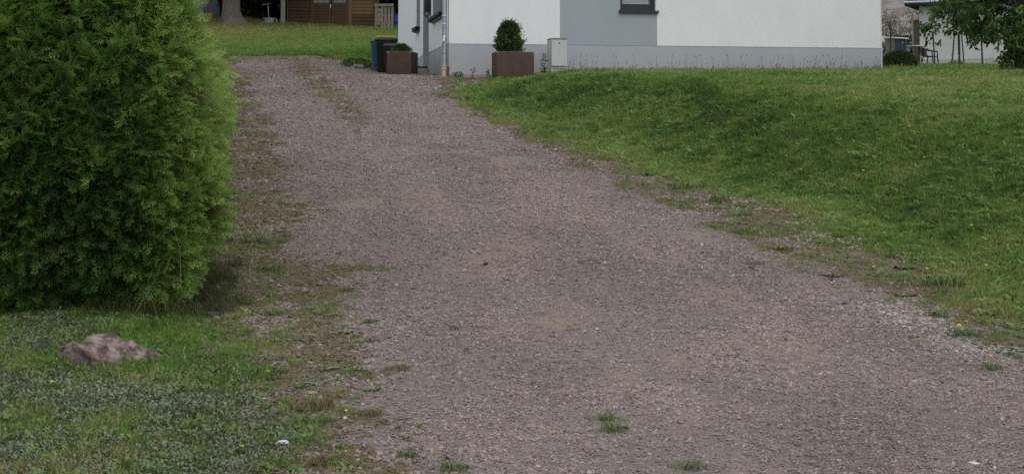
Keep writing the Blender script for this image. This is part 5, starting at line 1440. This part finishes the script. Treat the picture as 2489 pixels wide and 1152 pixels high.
for i, (px, py, lab, mat, sx_, sy_, sz_) in enumerate([
    (686, 1087, "bright white stone at the grass edge in the lower left", M_paler, 0.07, 0.05, 0.04),
    (613, 927, "pale grey flat stone beside the dandelion at the grass edge", M_paler, 0.04, 0.03, 0.02),
    (682, 812, "small whitish stone just above the silvery weed mat", M_paler, 0.035, 0.025, 0.02),
    (703, 784, "rounded mauve stone above the silvery weed mat", M_mauve, 0.045, 0.03, 0.025),
    (853, 772, "tiny white stone above the leafy weed in the left verge", M_paler, 0.022, 0.018, 0.015),
    (657, 687, "brownish flat stone near the hedge's lower right corner", M_tan, 0.05, 0.035, 0.02),
    (825, 1046, "dark flat stone near the bottom of the left verge", M_darkst, 0.06, 0.04, 0.025),
    (642, 976, "white pebble between grass and gravel left of the brown tuft", M_paler, 0.035, 0.025, 0.02),
    (760, 962, "flat tan stone right above the large brown tuft", M_tan, 0.07, 0.045, 0.018),
    (839, 1023, "pale pebble right of the dandelion by the brown tuft", M_paler, 0.03, 0.022, 0.018),
    (952, 1137, "pale round stone at the bottom edge of the left verge", M_greyst, 0.035, 0.03, 0.022),
    (1180, 648, "dark lump of stone alone in the middle of the driveway", M_darkst, 0.055, 0.045, 0.04),
    (1249, 922, "rusty orange stone left of the driveway's centre", M_tan, 0.045, 0.035, 0.022),
    (1329, 981, "small ochre upright stone in the lower middle of the driveway", M_ochre, 0.03, 0.025, 0.03),
    (1278, 960, "pale ochre flat stone left of the small upright one", M_ochre, 0.045, 0.03, 0.018),
    (1542, 959, "ochre stone above the grass clump in the driveway", M_ochre, 0.045, 0.03, 0.02),
    (1451, 804, "pale flat stone on the sandy middle of the driveway", M_paler, 0.04, 0.025, 0.014),
    (1295, 1042, "wide tan stone at the lower centre of the driveway", M_tan, 0.06, 0.04, 0.025),
    (1347, 1052, "yellowish pebble right of the wide tan stone", M_ochre, 0.03, 0.025, 0.022),
    (1582, 926, "grey rounded stone right of the ochre stone in the driveway", M_greyst, 0.055, 0.04, 0.028),
    (1613, 998, "grey stone lying right of the driveway's grass clump", M_greyst, 0.045, 0.035, 0.03),
    (1467, 1096, "mauve grey stone below the grass clump in the driveway", M_mauve, 0.065, 0.045, 0.025),
    (2053, 742, "dark reddish stone lump on the right side of the driveway", M_darkst, 0.06, 0.04, 0.03),
    (1907, 830, "flat dark slate coloured stone on the right half of the driveway", M_darkst, 0.055, 0.035, 0.014),
    (1925, 906, "sandy flat stone below the dark slate coloured one", M_tan, 0.055, 0.04, 0.018),
    (2014, 909, "ochre streaked stone right of the sandy flat stone", M_ochre, 0.05, 0.03, 0.02),
    (2367, 1127, "pale flat stone near the bottom right corner", M_paler, 0.065, 0.035, 0.018),
    (2148, 765, "pale flat stone in the whitish gravel at the right verge", M_paler, 0.06, 0.035, 0.016),
    (2198, 797, "white flat stone lower in the whitish gravel patch", M_paler, 0.045, 0.03, 0.014),
    (2406, 870, "peach coloured rounded stone near the right grass tufts", M_tan, 0.05, 0.04, 0.028),
    (2238, 1001, "peach pebble in the lower right of the driveway", M_tan, 0.035, 0.028, 0.02),
]):
    x, y, z = ground_at(px, py)
    rock("stone", lab, (x, y, float(drive_z(x, y)) + sz_ * 0.22), (sx_, sy_, sz_), mat, 200 + i, i * 1.3, 2, "loose stones lying in the gravel")

# weeds that stand alone
def twin(fn, *a, **k):
    V, F = fn(*a, **k); return V, F
G1 = proto("tuft_mesh", blades(110, 0.07, 0.03, 0.085, 0.004, 1.0, 301, 3), F_tuft).data
G2 = proto("tuft_mesh", blades(130, 0.08, 0.03, 0.08, 0.0035, 1.1, 302, 3), F_tuft).data
B1 = proto("tuft_mesh", blades(150, 0.075, 0.03, 0.075, 0.003, 0.9, 303, 3), F_tuftb).data
R1 = proto("rosette_mesh", rosette(13, 0.05, 0.10, 0.024, 0.25, 304, 0.012, True), F_ros).data
R2 = proto("rosette_mesh", rosette(22, 0.03, 0.06, 0.022, 0.4, 305, 0.05), F_ros).data
S1 = proto("mat_mesh", rosette(60, 0.02, 0.045, 0.014, 0.35, 306, 0.10), F_sil).data
S2 = proto("rosette_mesh", rosette(15, 0.05, 0.095, 0.02, 0.35, 307, 0.015), F_sil).data
WG = "weeds rooted in the gravel"
for px, py, me, s, lab in [
    (842, 812, R2, 1.0, "leafy green weed in the middle of the left verge"),
    (760, 997, B1, 1.25, "largest brown tinged grass tuft in the left verge"),
    (893, 1008, B1, 0.8, "smaller brown grass tuft right of the largest brown one"),
    (772, 1036, G1, 0.95, "green grass tuft just below the largest brown tuft"),
    (908, 948, R1, 0.85, "toothed green rosette in the left verge above the small brown tuft"),
    (742, 943, R2, 1.0, "bushy green weed above the largest brown tuft"),
    (722, 830, S1, 1.2, "wide silvery weed mat on the left verge"),
    (760, 834, S1, 0.8, "right end of silvery weeds beside the wide mat"),
    (608, 766, R1, 0.8, "light green rosette near the hedge's lower right corner"),
    (664, 770, G1, 0.85, "yellowish green tuft right of the light green rosette"),
    (625, 592, G2, 1.3, "green grass tuft close against the hedge's right side"),
    (652, 660, G2, 1.1, "thin green tuft in the stony strip beside the hedge"),
    (905, 830, B1, 0.6, "small brownish tuft at the clean gravel's left edge"),
    (902, 786, G1, 0.6, "small green tuft above the small brownish one"),
    (965, 902, B1, 0.8, "brownish tuft at the right end of the silvery weed row"),
    (800, 898, S1, 0.9, "silvery weed row across the left verge, left half"),
    (900, 900, S1, 0.9, "silvery weed row across the left verge, right half"),
    (655, 912, G2, 1.1, "grass tuft under the dandelion at the grass edge"),
    (990, 1114, G1, 0.7, "pale green tuft near the bottom of the left verge"),
    (1105, 1147, G1, 0.9, "green tuft cut by the bottom edge left of centre"),
    (775, 1132, B1, 1.0, "wide brownish tuft at the bottom left of the gravel"),
    (1495, 1050, G1, 0.9, "dense grass clump alone in the lower middle of the driveway"),
    (1472, 1022, G2, 0.75, "looser tuft touching the dense clump from above"),
    (1676, 1138, G2, 0.8, "faint green tuft at the bottom edge right of centre"),
    (2346, 816, G2, 1.15, "thick grass tuft with a dandelion at the right verge"),
    (2468, 858, S1, 1.5, "broad grey green clump at the right edge of the picture"),
    (2412, 903, G1, 0.75, "small green tuft below the broad grey green clump"),
    (2026, 674, S2, 1.1, "silvery star shaped rosette on the right side of the driveway"),
    (1834, 645, B1, 0.8, "dark low tuft in the gravel left of the silvery rosette"),
    (1813, 570, G1, 1.1, "rounded green tuft in the brown mossy right verge"),
    (1905, 610, B1, 0.9, "brownish tuft with dandelion in the right verge"),
    (2190, 722, R2, 1.0, "bright green leafy weed above the whitish gravel"),
    (2277, 770, G1, 0.9, "low green tuft left of the thick tuft with dandelion"),
    (2290, 695, G2, 1.7, "large fine grass tuft at the edge of the right lawn"),
    (1750, 492, G1, 1.4, "bright green tuft at the head of the bare strip in the right verge"),
    (1800, 528, G2, 1.2, "fine green tuft below the head of the bare strip"),
    (1515, 432, R1, 1.0, "green rosette at the driveway's right edge, highest up the slope"),
    (1572, 428, R1, 1.2, "broad green rosette next to the highest one"),
    (1655, 460, G1, 1.4, "grass tuft on the mossy edge below the lawn"),
    (2042, 580, R2, 1.2, "leafy weed in the stony strip below the lawn"),
    (2190, 655, R2, 1.1, "leafy weed at the lawn edge left of the large fine tuft"),
    (1780, 545, S1, 1.0, "small silvery mat on the right edge of the driveway"),
]:
    x, y, z = ground_at(px, py)
    o = bpy.data.objects.new("silver_weed" if me in (S1, S2) else "leaf_rosette" if me in (R1, R2) else "grass_tuft", me)
    COL.objects.link(o); o.location = (x, y, max(float(drive_z(x, y)), z) - 0.004)
    o.rotation_euler = (0, 0, px * 0.37); o.scale = (s * 1.5, s * 1.5, s * (1.15 if me in (G1, G2, B1) else 0.6))
    tag(o, lab, "weed", WG)
# dandelions
def petals(seed, mat):
    V = []; F = []; q = np.random.default_rng(seed)
    for ring, (n, r, zz) in enumerate(((16, 1.0, 0.0), (12, 0.7, 0.12), (8, 0.4, 0.2))):
        for k in range(n):
            a = 6.283 * (k + 0.5 * ring) / n; d = (math.cos(a), math.sin(a)); s = (-d[1] * 0.17, d[0] * 0.17); i = len(V)
            V += [(0, 0, zz), (d[0] * r * 0.6 + s[0], d[1] * r * 0.6 + s[1], zz + 0.12), (d[0] * r, d[1] * r, zz + 0.1), (d[0] * r * 0.6 - s[0], d[1] * r * 0.6 - s[1], zz + 0.12)]
            F.append((i, i + 1, i + 2, i + 3))
    return proto("petals", (V, F), mat).data
PET, PETO = petals(1, M_petal), petals(2, M_petal_o)
LEAF = proto("dandelion_leaves", rosette(8, 0.04, 0.09, 0.02, 0.25, 308, 0.008, True), F_ros).data
m = MB(); m.tube([(0, 0, 0), (0.05, 0.02, 0.6), (0, 0, 1)], [0.03, 0.025, 0.025], 6); so = m.build("stem_shape", F_stemm); STEM = so.data; bpy.data.objects.remove(so)
for i, (px, py, h, sz, lab) in enumerate([
    (650, 903, 0.06, 0.019, "yellow dandelion at the grass edge right of the pink rock"),
    (125, 928, 0.07, 0.019, "yellow dandelion in the grass left below the pink rock"),
    (587, 1086, 0.08, 0.016, "yellow dandelion near the bottom, left of the white stone"),
    (992, 1065, 0.03, 0.015, "yellow dandelion low in the gravel near the bottom of the left verge"),
    (842, 998, 0.03, 0.014, "small yellow flower left of the smaller brown tuft"),
    (335, 915, 0.05, 0.015, "orange tinted flower in the grass under the pink rock"),
    (643, 481, 0.05, 0.018, "yellow dandelion on the mossy verge beside the hedge"),
    (1936, 541, 0.05, 0.02, "orange yellow dandelion in the bare strip of the right verge"),
    (1898, 601, 0.05, 0.018, "yellow dandelion over the brownish tuft in the right verge"),
    (2124, 648, 0.05, 0.02, "yellow dandelion left of the two flowers by the large fine tuft"),
    (2254, 653, 0.09, 0.02, "upper of two dandelions beside the large fine grass tuft"),
    (2256, 668, 0.06, 0.017, "lower of two dandelions beside the large fine grass tuft"),
    (2397, 644, 0.06, 0.02, "yellow dandelion in the right lawn, right of the large fine tuft"),
    (2332, 790, 0.10, 0.02, "yellow dandelion on top of the thick tuft at the right verge"),
    (2348, 781, 0.04, 0.015, "orange flower right above the thick tuft at the right verge"),
    (2024, 452, 0.05, 0.02, "pale orange dandelion at the lower edge of the right lawn"),
    (1937, 349, 0.06, 0.02, "yellow dandelion highest in the left part of the right lawn"),
    (1912, 378, 0.06, 0.02, "yellow dandelion below the highest one in the right lawn"),
    (1947, 411, 0.06, 0.02, "upper yellow dandelion near the lawn's lower left part"),
    (2098, 414, 0.06, 0.022, "yellow dandelion alone in the middle of the right lawn"),
    (2247, 382, 0.06, 0.022, "yellow dandelion in the paler patch of the right lawn"),
    (2211, 306, 0.07, 0.024, "yellow dandelion in the upper middle of the right lawn"),
    (2362, 547, 0.06, 0.02, "small yellow dandelion in the lawn near the right edge"),
    (2188, 195, 0.08, 0.03, "yellow flower near the top of the right lawn below the mounded shrub"),
]):
    x, y, z = ground_at(px, py + h * 0.6 * 4600 / 14)
    u, fy, fz = ray(px, py); t_ = y / fy; hh = max(h * 0.5, min(2.2 * h, CAMZ + fz * t_ - z))
    d = thing("dandelion", lab, "flower", (x, y, z), i * 0.8)
    o = bpy.data.objects.new("stem", STEM); COL.objects.link(o); o.parent = d; o.scale = (0.06, 0.06, hh)
    o = bpy.data.objects.new("flower_head", PETO if "orange" in lab else PET); COL.objects.link(o); o.parent = d; o.location = (0, 0, hh); o.scale = (sz * (0.75 if y > 17 else 0.9),) * 3
    o.rotation_euler = (R(25), 0, -i * 0.8)
    o = bpy.data.objects.new("leaves", LEAF); COL.objects.link(o); o.parent = d; o.scale = (0.8, 0.8, 0.8)
# long dry stalks hanging out of the hedge foot
for i, (p0, p1, lab) in enumerate([((305, 800), (395, 640), "long dry grass stalk leaning over the pink rock"), ((440, 700), (415, 530), "long dry stalk hanging in front of the hedge's lower right"), ((390, 790), (330, 690), "short dry stalk above the pink rock's right end")]):
    a = Vector(at_depth(p0[0], p0[1], 14.55)); c = Vector(at_depth(p1[0], p1[1], 14.6))
    a.z = max(a.z, tzf(a.x, a.y) - 0.01)
    m = MB(); m.tube([tuple(a - a), tuple((c - a) * 0.5 + Vector((0.03, 0, 0.03))), tuple(c - a)], [0.002, 0.0017, 0.001], 5)
    o = m.build("dry_stalk", M_pallet); o.location = a; tag(o, lab, "stalk")
